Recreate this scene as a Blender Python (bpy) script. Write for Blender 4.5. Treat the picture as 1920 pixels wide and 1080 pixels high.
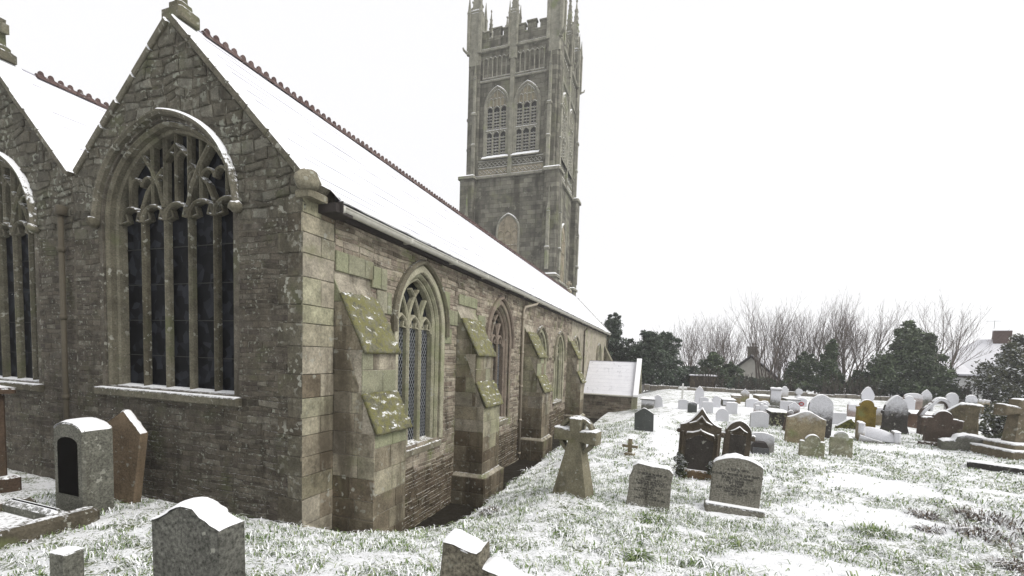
import bpy, math, random
import numpy as np
from mathutils import Matrix, Vector, noise as mnoise

for o in list(bpy.data.objects): bpy.data.objects.remove(o)
SC = bpy.context.scene
COL = SC.collection

# ------------------------------------------------------------------ camera
cam_d = bpy.data.cameras.new('camera')
cam_d.sensor_width = 36.0
cam_d.lens = 36.0*830/1920
cam_d.shift_y = 180/1920
cam_d.clip_start = 0.05
cam_d.clip_end = 3000
cam = bpy.data.objects.new('camera', cam_d); COL.objects.link(cam)
CAM = Vector((4.945, -5.016, 2.5))
cam.matrix_world = Matrix(((0.94289, -0.05153, 0.32911, CAM.x),
                           (0.33149, 0.04768, -0.94225, CAM.y),
                           (0.03287, 0.99753, 0.06204, CAM.z),
                           (0, 0, 0, 1)))
SC.camera = cam

# ------------------------------------------------------------------ overcast sky
SUN_EL, SUN_AZ = math.radians(42), math.radians(98)     # azimuth clockwise from +Y
world = bpy.data.worlds.new('World'); SC.world = world; world.use_nodes = True
wn = world.node_tree; wn.nodes.clear()
sky = wn.nodes.new('ShaderNodeTexSky'); sky.sky_type = 'NISHITA'; sky.sun_disc = False
sky.sun_elevation = SUN_EL; sky.sun_rotation = SUN_AZ
sky.air_density = 1.0; sky.dust_density = 6.0; sky.ozone_density = 1.0
bw = wn.nodes.new('ShaderNodeRGBToBW'); wn.links.new(sky.outputs[0], bw.inputs[0])
cmp_ = wn.nodes.new('ShaderNodeMath'); cmp_.operation = 'POWER'; cmp_.inputs[1].default_value = 0.12   # cloud deck evens the sky out
wn.links.new(bw.outputs[0], cmp_.inputs[0])
gain = wn.nodes.new('ShaderNodeMath'); gain.operation = 'MULTIPLY'; gain.inputs[1].default_value = 9.6
wn.links.new(cmp_.outputs[0], gain.inputs[0])
deck = wn.nodes.new('ShaderNodeMath'); deck.operation = 'MULTIPLY_ADD'; deck.inputs[1].default_value = 0.12; deck.inputs[2].default_value = 4.4   # even cloud
wn.links.new(gain.outputs[0], deck.inputs[0])
tint = wn.nodes.new('ShaderNodeMix'); tint.data_type = 'RGBA'; tint.blend_type = 'MULTIPLY'
tint.inputs[0].default_value = 1.0; tint.inputs[7].default_value = (0.985, 0.985, 1.0, 1)
wn.links.new(deck.outputs[0], tint.inputs[6])
bg = wn.nodes.new('ShaderNodeBackground'); bg.inputs[1].default_value = 0.10
wn.links.new(tint.outputs[2], bg.inputs[0])
wo = wn.nodes.new('ShaderNodeOutputWorld'); wn.links.new(bg.outputs[0], wo.inputs[0])

sun_d = bpy.data.lights.new('sun', 'SUN'); sun_d.energy = 1.5; sun_d.angle = math.radians(28); sun_d.color = (1.0, 0.97, 0.92)
sun = bpy.data.objects.new('sun', sun_d); COL.objects.link(sun)
sdir = Vector((math.sin(SUN_AZ)*math.cos(SUN_EL), math.cos(SUN_AZ)*math.cos(SUN_EL), math.sin(SUN_EL)))
sun.rotation_euler = sdir.to_track_quat('Z', 'Y').to_euler(); sun.location = (20, -20, 40)

vs = SC.view_settings
vs.view_transform = 'Standard'; vs.look = 'None'; vs.exposure = 0.85; vs.gamma = 1.0; vs.use_curve_mapping = False
SC.render.engine = 'CYCLES'
SC.cycles.use_denoising = True; SC.cycles.volume_bounces = 3; SC.cycles.max_bounces = 8; SC.cycles.diffuse_bounces = 4

RND = random.Random(7)
def U(a, b): return RND.uniform(a, b)

# ------------------------------------------------------------------ mesh helpers
class MB:
    """collects polygons; build() links them as one mesh object"""
    def __init__(s): s.v = []; s.f = []; s.t = []
    def add(s, verts, faces, t=None):
        b = len(s.v); s.v.extend([tuple(p) for p in verts])
        if t is None: t = RND.random()
        for fc in faces: s.f.append(tuple(i+b for i in fc)); s.t.append(t)
    def box(s, x0, x1, y0, y1, z0, z1, t=None, M=None):
        vs_ = [(x0,y0,z0),(x1,y0,z0),(x1,y1,z0),(x0,y1,z0),(x0,y0,z1),(x1,y0,z1),(x1,y1,z1),(x0,y1,z1)]
        if M is not None: vs_ = [M @ Vector(p) for p in vs_]
        s.add(vs_, [(0,3,2,1),(4,5,6,7),(0,1,5,4),(1,2,6,5),(2,3,7,6),(3,0,4,7)], t)
    def bbox(s, x0, x1, y0, y1, z0, z1, c=0.02, t=None, M=None):
        """box with chamfered vertical and top edges"""
        c = min(c, (x1-x0)*.3, (y1-y0)*.3, (z1-z0)*.4)
        def ring(z, e): return [(x0+e,y0+c,z),(x0+c,y0+e,z),(x1-c,y0+e,z),(x1-e,y0+c,z),(x1-e,y1-c,z),(x1-c,y1-e,z),(x0+c,y1-e,z),(x0+e,y1-c,z)]
        vs_ = ring(z0, 0)+ring(z1-c, 0)+[(x0+c,y0+2*c,z1),(x0+2*c,y0+c,z1),(x1-2*c,y0+c,z1),(x1-c,y0+2*c,z1),(x1-c,y1-2*c,z1),(x1-2*c,y1-c,z1),(x0+2*c,y1-c,z1),(x0+c,y1-2*c,z1)]
        if M is not None: vs_ = [M @ Vector(p) for p in vs_]
        fc = [tuple(range(16,24)), tuple(range(7,-1,-1))]
        for k in (0, 8):
            for i in range(8): j=(i+1)%8; fc.append((k+i,k+j,k+8+j,k+8+i))
        s.add(vs_, fc, t)
    def ext(s, pts, F, w0, w1, c=0.0, t=None, back=False):
        """extrude the outline pts (u,v) from depth w0 to w1 (front), chamfer c, in frame F"""
        n = len(pts)
        if poly_area(pts) < 0: pts = pts[::-1]
        rings = [[F(u,v,w0) for u,v in pts]]
        if c > 0:
            ins = inset(pts, c)
            rings.append([F(u,v,w1-c) for u,v in pts]); rings.append([F(u,v,w1) for u,v in ins])
        else: rings.append([F(u,v,w1) for u,v in pts])
        vs_ = [p for r in rings for p in r]; fc = []
        for k in range(len(rings)-1):
            for i in range(n): j=(i+1)%n; fc.append((k*n+i,k*n+j,(k+1)*n+j,(k+1)*n+i))
        fc.append(tuple((len(rings)-1)*n+i for i in range(n)))
        if back: fc.append(tuple(range(n-1,-1,-1)))
        s.add(vs_, fc, t)
    def bar(s, path, F, b, w0, w1, c=0.02, closed=False, t=None):
        """moulded bar of width b swept along a 2-d path in the frame's plane"""
        n = len(path); prof = [(-.5*b,w0),(-.5*b,w1-c),(-.5*b+min(c,b*.35),w1),(.5*b-min(c,b*.35),w1),(.5*b,w1-c),(.5*b,w0)]
        vs_ = []; fc = []; m = len(prof)
        for i in range(n):
            p = Vector(path[i])
            a = Vector(path[i-1]) if (i>0 or closed) else None
            d = Vector(path[(i+1)%n]) if (i<n-1 or closed) else None
            e1 = (p-a).normalized() if a is not None else None
            e2 = (d-p).normalized() if d is not None else None
            if e1 is None: e1 = e2
            if e2 is None: e2 = e1
            n1 = Vector((-e1.y,e1.x)); n2 = Vector((-e2.y,e2.x)); nn = (n1+n2)
            if nn.length < 1e-5: nn = n1
            nn.normalize(); k = 1/max(.45, nn.dot(n1))
            for o_, w in prof:
                q = p+nn*o_*k; vs_.append(F(q.x,q.y,w))
        for i in range(n if closed else n-1):
            j = (i+1) % n
            for k in range(m-1): fc.append((i*m+k,j*m+k,j*m+k+1,i*m+k+1))
        if not closed: fc.append(tuple(range(m))); fc.append(tuple((n-1)*m+k for k in range(m-1,-1,-1)))
        s.add(vs_, fc, t)
    def tube(s, path, rad, n=8, t=None, cap=True):
        path = [Vector(p) for p in path]; vs_ = []; fc = []
        if not hasattr(rad, '__len__'): rad = [rad]*len(path)
        d0 = (path[1]-path[0]).normalized(); a = Vector((0,0,1)) if abs(d0.z)<.9 else Vector((1,0,0))
        x = d0.cross(a).normalized()
        for i, p in enumerate(path):
            d = (path[min(i+1,len(path)-1)]-path[max(i-1,0)]).normalized()
            x = (x-d*x.dot(d)).normalized(); y = d.cross(x)
            for k in range(n):
                an = 2*math.pi*k/n; vs_.append(p+(x*math.cos(an)+y*math.sin(an))*rad[i])
        for i in range(len(path)-1):
            for k in range(n): j=(k+1)%n; fc.append((i*n+k,i*n+j,(i+1)*n+j,(i+1)*n+k))
        if cap: fc.append(tuple(range(n-1,-1,-1))); fc.append(tuple((len(path)-1)*n+k for k in range(n)))
        s.add(vs_, fc, t)
    def lathe(s, prof, cx, cy, n=12, t=None, rot=0):
        """prof: list of (radius, z)"""
        vs_ = []; fc = []
        for r, z in prof:
            for k in range(n): a=rot+2*math.pi*k/n; vs_.append((cx+r*math.cos(a),cy+r*math.sin(a),z))
        for i in range(len(prof)-1):
            for k in range(n): j=(k+1)%n; fc.append((i*n+k,i*n+j,(i+1)*n+j,(i+1)*n+k))
        fc.append(tuple((len(prof)-1)*n+k for k in range(n)))
        s.add(vs_, fc, t)
    def blob(s, c, r, t=None, n=8, m=5, rough=.15):
        vs_ = []; fc = []; ph = U(0,50)
        for i in range(m+1):
            th = math.pi*i/m
            for k in range(n):
                a = 2*math.pi*k/n; d = Vector((math.sin(th)*math.cos(a),math.sin(th)*math.sin(a),math.cos(th)))
                q = 1+rough*mnoise.noise(d*1.7+Vector((ph,0,0)))*2
                vs_.append((c[0]+d.x*r[0]*q,c[1]+d.y*r[1]*q,c[2]+d.z*r[2]*q))
        for i in range(m):
            for k in range(n): j=(k+1)%n; fc.append((i*n+k,(i+1)*n+k,(i+1)*n+j,i*n+j))
        s.add(vs_, fc, t)
    def build(s, name, mat, parent=None, smooth=False, kind=None):
        me = bpy.data.meshes.new(name); me.from_pydata([tuple(p) for p in s.v], [], s.f)
        at = me.attributes.new('tint', 'FLOAT', 'FACE'); at.data.foreach_set('value', np.array(s.t, dtype=np.float32))
        if smooth: me.polygons.foreach_set('use_smooth', [True]*len(me.polygons))
        me.materials.append(mat); me.update()
        o = bpy.data.objects.new(name, me); COL.objects.link(o)
        if parent is not None: o.parent = parent
        if kind: o['kind'] = kind
        return o

def np_mesh(name, V, loops, nper, tints, mat, parent=None, kind=None, smooth=False):
    """fast mesh: V (n,3); loops flat index array; nper verts per face (array); tint per face"""
    me = bpy.data.meshes.new(name)
    me.vertices.add(len(V)); me.vertices.foreach_set('co', np.asarray(V, dtype=np.float32).ravel())
    me.loops.add(len(loops)); me.loops.foreach_set('vertex_index', np.asarray(loops, dtype=np.int32))
    st = np.concatenate([[0], np.cumsum(nper)[:-1]]).astype(np.int32)
    me.polygons.add(len(nper)); me.polygons.foreach_set('loop_start', st)
    at = me.attributes.new('tint', 'FLOAT', 'FACE'); at.data.foreach_set('value', np.asarray(tints, dtype=np.float32))
    if smooth: me.polygons.foreach_set('use_smooth', np.ones(len(nper), dtype=bool))
    me.materials.append(mat); me.update(calc_edges=True); me.validate()
    o = bpy.data.objects.new(name, me); COL.objects.link(o)
    if parent is not None: o.parent = parent
    if kind: o['kind'] = kind
    return o

def poly_area(p):
    return .5*sum(p[i][0]*p[(i+1)%len(p)][1]-p[(i+1)%len(p)][0]*p[i][1] for i in range(len(p)))
def inset(p, c):
    n = len(p); r = []
    for i in range(n):
        a = Vector(p[i-1]); b = Vector(p[i]); d = Vector(p[(i+1)%n])
        e1 = (b-a); e2 = (d-b)
        if e1.length < 1e-6: e1 = e2
        if e2.length < 1e-6: e2 = e1
        e1 = e1.normalized(); e2 = e2.normalized()
        nn = Vector((-e1.y-e2.y, e1.x+e2.x))
        if nn.length < 1e-4: nn = Vector((-e1.y, e1.x))
        nn.normalize(); k = c/max(.5, nn.dot(Vector((-e1.y,e1.x))))
        q = b+nn*k; r.append((q.x,q.y))
    return r
def clip(p, a, b, c):
    """keep a*u+b*v<=c"""
    r = []; n = len(p)
    for i in range(n):
        P=p[i]; Q=p[(i+1)%n]; dp=a*P[0]+b*P[1]-c; dq=a*Q[0]+b*Q[1]-c
        if dp<=0: r.append(P)
        if dp*dq<0: t=dp/(dp-dq); r.append((P[0]+(Q[0]-P[0])*t,P[1]+(Q[1]-P[1])*t))
    return r
def empty(name, loc=(0,0,0), rz=0, label=None, cat=None, group=None, rx=0, ry=0):
    o = bpy.data.objects.new(name, None); COL.objects.link(o)
    o.location = loc; o.rotation_euler = (rx,ry,rz); o.empty_display_size = .2
    return tag(o, label, cat, group)
def tag(o, label=None, cat=None, group=None, kind=None):
    if label: o['label'] = label
    if cat: o['category'] = cat
    if group: o['group'] = group
    if kind: o['kind'] = kind
    return o

# ------------------------------------------------------------------ materials
class G:
    def __init__(s, name):
        s.m = bpy.data.materials.new(name); s.m.use_nodes = True; s.t = s.m.node_tree; s.t.nodes.clear()
        s.out = s.t.nodes.new('ShaderNodeOutputMaterial'); s.bs = s.t.nodes.new('ShaderNodeBsdfPrincipled')
        s.t.links.new(s.bs.outputs[0], s.out.inputs[0])
        s.geo = s.t.nodes.new('ShaderNodeNewGeometry'); s.pos = s.geo.outputs['Position']; s.nor = s.geo.outputs['Normal']
    def n(s, k): return s.t.nodes.new(k)
    def set(s, sock, v):
        if hasattr(v, 'is_output'): s.t.links.new(v, sock)
        elif hasattr(v, '__len__') and len(v)==3 and sock.type=='RGBA': sock.default_value = (*v,1)
        else: sock.default_value = v
    def math(s, op, a, b=0.0, cl=False):
        k = s.n('ShaderNodeMath'); k.operation = op; k.use_clamp = cl; s.set(k.inputs[0],a); s.set(k.inputs[1],b); return k.outputs[0]
    def mapr(s, x, a, b, c=0.0, d=1.0):
        k = s.n('ShaderNodeMapRange'); k.interpolation_type = 'SMOOTHSTEP'
        s.set(k.inputs[0],x); s.set(k.inputs[1],a); s.set(k.inputs[2],b); s.set(k.inputs[3],c); s.set(k.inputs[4],d); return k.outputs[0]
    def mix(s, f, a, b, mode='MIX'):
        k = s.n('ShaderNodeMix'); k.data_type = 'RGBA'; k.blend_type = mode
        s.set(k.inputs[0],f); s.set(k.inputs[6],a); s.set(k.inputs[7],b); return k.outputs[2]
    def scale(s, v, k3):
        k = s.n('ShaderNodeVectorMath'); k.operation = 'MULTIPLY'; s.set(k.inputs[0],v); k.inputs[1].default_value = k3; return k.outputs[0]
    def noise(s, sc, det=4, ro=.6, vec=None, dist=0):
        k = s.n('ShaderNodeTexNoise'); k.inputs['Scale'].default_value = sc; k.inputs['Detail'].default_value = det
        k.inputs['Roughness'].default_value = ro; k.inputs['Distortion'].default_value = dist
        s.set(k.inputs['Vector'], vec if vec is not None else s.pos); return k.outputs[0]
    def vor(s, sc, vec=None, out='Distance'):
        k = s.n('ShaderNodeTexVoronoi'); k.inputs['Scale'].default_value = sc; s.set(k.inputs['Vector'], vec if vec is not None else s.pos); return k.outputs[out]
    def ramp(s, f, pal):
        k = s.n('ShaderNodeValToRGB'); e = k.color_ramp.elements
        while len(e) < len(pal): e.new(.5)
        for i,(p,c) in enumerate(pal): e[i].position = p; e[i].color = (*c,1)
        s.set(k.inputs[0], f); return k.outputs[0]
    def tint(s):
        a = s.n('ShaderNodeAttribute'); a.attribute_name = 'tint'; r = s.n('ShaderNodeObjectInfo')
        return s.math('FRACT', s.math('ADD', a.outputs['Fac'], r.outputs['Random']))
    def sep(s, v):
        k = s.n('ShaderNodeSeparateXYZ'); s.set(k.inputs[0], v); return k.outputs
    def bump(s, h, st=.4, d=.02):
        k = s.n('ShaderNodeBump'); k.inputs['Strength'].default_value = st; k.inputs['Distance'].default_value = d
        s.set(k.inputs['Height'], h); s.t.links.new(k.outputs[0], s.bs.inputs['Normal'])
    def done(s, col, rough=.85, spec=.25):
        s.set(s.bs.inputs['Base Color'], col); s.set(s.bs.inputs['Roughness'], rough); s.set(s.bs.inputs['Specular IOR Level'], spec); return s.m

SNOW = (0.86, 0.87, 0.89)
def stone(name, pal, var=.5, algae=0.0, algae_col=(.16,.19,.075), stain=0.3, stain_col=(.035,.03,.022), lichen=.3, lichen_col=(.36,.36,.31),
          snow=.5, snow_lo=.45, frost=None, bump=.5, sc=1.0, speck=.35, moss=0.0, moss_col=(.17,.17,.05), rough=.88):
    """weathered stone. snow: how much settles on upward faces; frost: height share plastered by driven snow"""
    g = G(name); pal = pal*2 if len(pal)==1 else pal
    c = g.ramp(g.tint(), [(i/(max(1,len(pal)-1)), p) for i,p in enumerate(pal)])
    n1 = g.noise(3.2*sc, 6, .65); n2 = g.noise(38*sc, 4, .7)
    c = g.mix(1.0, c, g.ramp(n1, [(.25,(1-var,)*3), (.75,(1+var,)*3)]), 'MULTIPLY')
    c = g.mix(1.0, c, g.ramp(n2, [(.3,(1-speck,)*3), (.7,(1+speck,)*3)]), 'MULTIPLY')
    if algae: c = g.mix(g.math('MULTIPLY', g.mapr(g.noise(1.1*sc,5,.6), .62-.3*algae, .78-.2*algae), .75), c, algae_col)
    if stain:
        st = g.noise(1.0, 5, .6, g.scale(g.pos, (2.2*sc,2.2*sc,.45*sc)))
        c = g.mix(g.math('MULTIPLY', g.mapr(st, .66-.25*stain, .8-.2*stain), .72), c, stain_col)
    if lichen:
        li = g.math('MULTIPLY', g.mapr(g.noise(11*sc,3,.5), .66-.14*lichen, .70-.14*lichen), g.mapr(g.noise(1.7*sc,3,.5), .42, .62))
        c = g.mix(g.math('MULTIPLY', li, .85), c, g.mix(n2, lichen_col, tuple(x*.7 for x in lichen_col)))
    if moss: c = g.mix(g.mapr(g.noise(9,5,.65), .62-.35*moss, .68-.25*moss), c, g.mix(g.noise(60,2), moss_col, tuple(x*.35 for x in moss_col)))
    nz = g.sep(g.nor)[2]; sn = g.noise(16, 5, .7)
    if snow:
        f = g.mapr(g.math('ADD', nz, g.math('MULTIPLY', g.math('SUBTRACT', sn, .5), 1.5)), snow_lo+.5*(1-snow), snow_lo+.25+.5*(1-snow))
        c = g.mix(f, c, SNOW)
    if frost is not None:
        tc = g.n('ShaderNodeTexCoord'); gz = g.sep(tc.outputs['Generated'])[2]
        ny = g.math('MULTIPLY', g.sep(g.nor)[1], -1.0)
        e = g.math('ADD', gz, g.math('MULTIPLY', g.math('SUBTRACT', g.noise(7,6,.7), .5), .55))
        f = g.math('MULTIPLY', g.mapr(e, 1.0-frost-.16, 1.0-frost+.2), g.mapr(ny, .05, .5))
        f = g.math('MULTIPLY', f, g.mapr(g.noise(55,3,.6), .30, .58, .62, 1.0))
        c = g.mix(f, c, (.60,.605,.64))
    g.bump(g.math('ADD', g.math('MULTIPLY', g.noise(14*sc,6,.7), 1.0), g.math('MULTIPLY', n2, .35)), bump, .03)
    return g.done(c, rough, .12)
def plain(name, col, rough=.6, spec=.3, var=.15, sc=12, metal=0, snow=0):
    g = G(name); c = g.mix(1.0, col, g.ramp(g.noise(sc,4,.6), [(.25,(1-var,)*3),(.75,(1+var,)*3)]), 'MULTIPLY')
    if snow: c = g.mix(g.mapr(g.math('ADD', g.sep(g.nor)[2], g.math('MULTIPLY', g.math('SUBTRACT', g.noise(9,4,.6), .5), 1.2)), 1.0-snow, 1.2-snow), c, SNOW)
    if metal: g.bs.inputs['Metallic'].default_value = metal
    return g.done(c, rough, spec)
def snow_mat(name='snow'):
    g = G(name); n = g.noise(30,5,.7)
    g.bump(g.math('ADD', g.noise(9,4,.6), g.math('MULTIPLY', n, .4)), .35, .03)
    g.bs.inputs['Subsurface Weight'].default_value = 0.0
    return g.done(g.mix(n, (.84,.85,.87), (.90,.90,.91)), .7, .2)

M = {}
M['snow'] = snow_mat()
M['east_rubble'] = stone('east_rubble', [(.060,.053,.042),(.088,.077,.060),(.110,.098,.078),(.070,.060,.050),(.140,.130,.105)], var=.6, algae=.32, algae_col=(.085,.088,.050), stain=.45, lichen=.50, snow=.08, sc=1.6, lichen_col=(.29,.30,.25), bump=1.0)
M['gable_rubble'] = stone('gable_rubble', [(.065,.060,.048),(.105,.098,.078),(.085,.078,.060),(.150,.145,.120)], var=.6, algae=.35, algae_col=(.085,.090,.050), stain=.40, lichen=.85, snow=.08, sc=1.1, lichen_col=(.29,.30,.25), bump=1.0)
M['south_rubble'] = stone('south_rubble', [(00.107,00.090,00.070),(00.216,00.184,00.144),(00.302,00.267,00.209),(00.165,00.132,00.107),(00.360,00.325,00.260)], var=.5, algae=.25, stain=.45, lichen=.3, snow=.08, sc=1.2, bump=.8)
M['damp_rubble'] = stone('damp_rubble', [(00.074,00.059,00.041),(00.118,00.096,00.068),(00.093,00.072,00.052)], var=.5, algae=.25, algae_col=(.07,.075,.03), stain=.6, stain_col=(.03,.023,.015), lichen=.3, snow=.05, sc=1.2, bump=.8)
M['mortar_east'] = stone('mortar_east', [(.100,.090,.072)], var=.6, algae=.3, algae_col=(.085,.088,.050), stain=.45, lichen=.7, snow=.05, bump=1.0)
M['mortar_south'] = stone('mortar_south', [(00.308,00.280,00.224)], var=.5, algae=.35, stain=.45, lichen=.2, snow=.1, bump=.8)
ASH = dict(var=.55, algae=.30, algae_col=(.16,.165,.09), stain=.80, stain_col=(.052,.042,.030), lichen=.35, snow=0, bump=.45, sc=.8)
M['ashlar'] = stone('ashlar', [(00.190,00.161,00.120),(00.294,00.274,00.204),(00.133,00.109,00.078),(00.274,00.267,00.183),(00.210,00.190,00.154),(00.316,00.287,00.224),(00.161,00.138,00.098)], **ASH)
M['damp_ashlar'] = stone('damp_ashlar', [(00.118,00.097,00.068),(00.173,00.149,00.108),(00.097,00.077,00.053),(00.193,00.173,00.127)], **ASH)
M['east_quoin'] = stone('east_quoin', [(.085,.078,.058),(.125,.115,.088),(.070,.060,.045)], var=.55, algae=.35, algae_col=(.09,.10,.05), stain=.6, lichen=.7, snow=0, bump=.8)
M['green_ashlar'] = stone('green_ashlar', [(.23,.235,.155),(.20,.205,.135),(.23,.22,.165)], var=.3, algae=.4, algae_col=(.20,.215,.125), stain=.3, stain_col=(.11,.095,.06), lichen=.2, snow=0, bump=.35)
M['dressed'] = stone('dressed', [(.15,.138,.10),(.19,.175,.13),(.12,.108,.08)], var=.4, algae=.3, algae_col=(.15,.16,.09), stain=.45, lichen=.4, snow=.45, snow_lo=.55, bump=.4)
M['pale_dressed'] = stone('pale_dressed', [(00.279,00.267,00.195),(00.312,00.295,00.223),(00.245,00.245,00.167)], var=.35, algae=.35, algae_col=(.20,.215,.12), stain=.4, stain_col=(.10,.085,.06), lichen=.2, snow=.3, snow_lo=.6, bump=.35)
M['pink_dressed'] = stone('pink_dressed', [(.205,.168,.138),(.18,.15,.12)], var=.35, algae=.35, algae_col=(.18,.185,.11), stain=.4, lichen=.15, snow=.3, snow_lo=.6, bump=.35)
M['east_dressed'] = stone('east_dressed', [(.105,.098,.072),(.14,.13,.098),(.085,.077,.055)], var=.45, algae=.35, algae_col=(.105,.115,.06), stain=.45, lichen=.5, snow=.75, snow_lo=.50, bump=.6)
M['coping'] = stone('coping', [(.12,.112,.085),(.10,.09,.07)], var=.4, algae=.3, algae_col=(.105,.115,.06), stain=.3, lichen=.5, snow=1.0, snow_lo=.22, bump=.5)
M['weathering'] = stone('weathering', [(.19,.185,.13),(.15,.145,.10)], var=.5, moss=.50, moss_col=(.26,.25,.115), stain=.2, lichen=0, snow=.60, snow_lo=.42, bump=1.0)
M['tower'] = stone('tower', [(.115,.110,.085)], var=.45, algae=.25, algae_col=(.12,.13,.07), stain=.5, stain_col=(.05,.047,.036), lichen=.35, lichen_col=(.25,.25,.20), snow=.75, sc=.5, bump=.3)
M['tower_trim'] = stone('tower_trim', [(0.234,0.228,0.186),(0.192,0.186,0.150)], var=.4, algae=.2, stain=.35, lichen=.2, snow=.95, snow_lo=.35, sc=.6, bump=.3)
M['tower_pale'] = stone('tower_pale', [(0.264,0.231,0.171),(0.209,0.187,0.132)], var=.45, algae=.3, stain=.4, lichen=.2, snow=.6, sc=.7, bump=.3)
M['ridge'] = stone('ridge_clay', [(.10,.068,.062),(.08,.054,.050),(.125,.09,.082)], var=.3, stain=.2, lichen=.15, snow=.35, bump=.2)
g = G('slate_snow'); st = g.noise(1.0,5,.65,g.scale(g.pos,(5.0,.9,5.0))); pt = g.noise(.55,3,.5)
nz = g.sep(g.nor)[2]
thin = g.math('MULTIPLY', g.mapr(st,.55,.70), g.mapr(pt,.40,.62,.15,.8))
c = g.mix(g.noise(2.4,5,.65), (.62,.62,.66), (.78,.78,.81)); c = g.mix(thin, c, (.36,.36,.40)); c = g.mix(g.mapr(nz,.55,.25), c, (.50,.50,.55))
g.bump(g.noise(20,4,.6),.12,.02); M['slate_snow'] = g.done(c,.75,.15)
M['pipe'] = plain('pipe_paint', (.30,.265,.21), .6)
M['pipe_dark'] = plain('pipe_paint_dark', (.070,.060,.042), .7)
M['gutter'] = plain('gutter_paint', (.46,.45,.40), .5, snow=.35)
M['dark_timber'] = plain('dark_timber', (.035,.03,.028), .7)
M['lead'] = plain('lead_came', (.20,.21,.22), .5)
g = G('window_glass'); M['glass'] = g.done(g.mix(g.mapr(g.vor(7.0,None,'Color'),.35,.9), (.003,.0032,.004), (.020,.022,.027)), .45, .06)
g = G('louvre_dark'); M['louvre'] = g.done((.03,.03,.027), .8)

# ------------------------------------------------------------------ the lawn
def sst(a,b,x):
    t=(x-a)/(b-a); t=0.0 if t<0 else 1.0 if t>1 else t
    return t*t*(3-2*t)
def nsst(a,b,x):
    t=np.clip((x-a)/(b-a),0,1); return t*t*(3-2*t)
def gz_arr(x, y):
    r=np.hypot(x-5.6,y+6.0)
    z=0.92*nsst(8.9,0.8,r)
    z=z+0.05*np.sin(x*.55+1.3)*np.sin(y*.42+.4)*nsst(1.5,4.0,np.hypot(np.minimum(x,4.),y*.3)+np.abs(x)*.3)
    z=z+0.35*nsst(9.0,22.0,x)*nsst(-2.0,-8.0,y)
    w=3.4+1.9*nsst(12.0,18.0,y)
    z=z-(0.50+0.25*nsst(12.,18.,y))*nsst(0,1,(w-x)/(w-1.5))*nsst(-1.2,2.4,y)*nsst(60.,40.,y)
    k=nsst(1.62,1.28,x)*nsst(1.45,2.1,y)*nsst(60.,40.,y)
    z=z+(-1.22-z)*k
    z=z-0.30*nsst(1.6,0.6,x)*nsst(-0.1,1.2,y)*(1-nsst(1.45,2.1,y))*nsst(-0.3,0.0,x)
    z=z-3.2*nsst(40.,58.,y)*nsst(27.,17.,x)
    return z
def ground_z(x, y): return float(gz_arr(np.array(float(x)), np.array(float(y))))

_rs = np.random.RandomState(3); _perm = _rs.rand(256,256)
def vnoise(x, y):
    xi=np.floor(x).astype(int); yi=np.floor(y).astype(int); fx=x-xi; fy=y-yi
    fx=fx*fx*(3-2*fx); fy=fy*fy*(3-2*fy); P=lambda a,b:_perm[a%256,b%256]
    return (P(xi,yi)*(1-fx)+P(xi+1,yi)*fx)*(1-fy)+(P(xi,yi+1)*(1-fx)+P(xi+1,yi+1)*fx)*fy
def lump(x, y):
    return (.030*(vnoise(x*4.1,y*4.1)-.5)+.026*(vnoise(x*9.3+5,y*9.3)-.5)+.020*(vnoise(x*21+9,y*21)-.5)+.05*(vnoise(x*1.3+3,y*1.3)-.5))
# places where the snow lies clean: a trodden path and some drifts (x, y, radius x, radius y)
DRIFTS = [(5.0,9.5,.55,3.2),(4.6,14.5,.8,3.5),(8.3,3.8,1.5,.9),(7.0,.9,1.4,.7),(9.2,6.4,1.1,.9),(2.6,7.2,.45,1.8),(6.2,16,1.2,1.6),(12,12,1.5,.6),(8,22,3,2),(14,22,4,2),(2.2,12,.5,1.5),(7.6,-.8,1.0,.8),(10.5,14.5,1.2,.8)]
def drift(x, y):
    d=np.zeros_like(x)
    for cx,cy,rx,ry in DRIFTS: d=np.maximum(d,1-nsst(.55,1.15,np.hypot((x-cx)/rx,(y-cy)/ry)+.5*(vnoise(x*1.7,y*1.7)-.5)))
    return d
def axis(lo, hi, a, b, fine, grow, limit=1e9):
    out=[]; x=a
    while x<b: out.append(x); x+=fine
    out.append(b)
    s=fine; x=b
    while x<hi: s=s*grow; x+=s; out.append(min(x,hi))
    s=fine; x=a; left=[]
    while x>lo: s=s*grow; x-=s; left.append(max(x,lo))
    return np.array(left[::-1]+out)
gx=axis(-700,700,-1.0,9.0,.042,1.035); gy=axis(-60,1500,-3.2,7.5,.042,1.035)
GX,GY=np.meshgrid(gx,gy); near=nsst(40,15,np.hypot(GX-5,GY))
GZ=gz_arr(GX,GY)+lump(GX,GY)*near*(1-.7*drift(GX,GY))+.02*drift(GX,GY)*near
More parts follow.
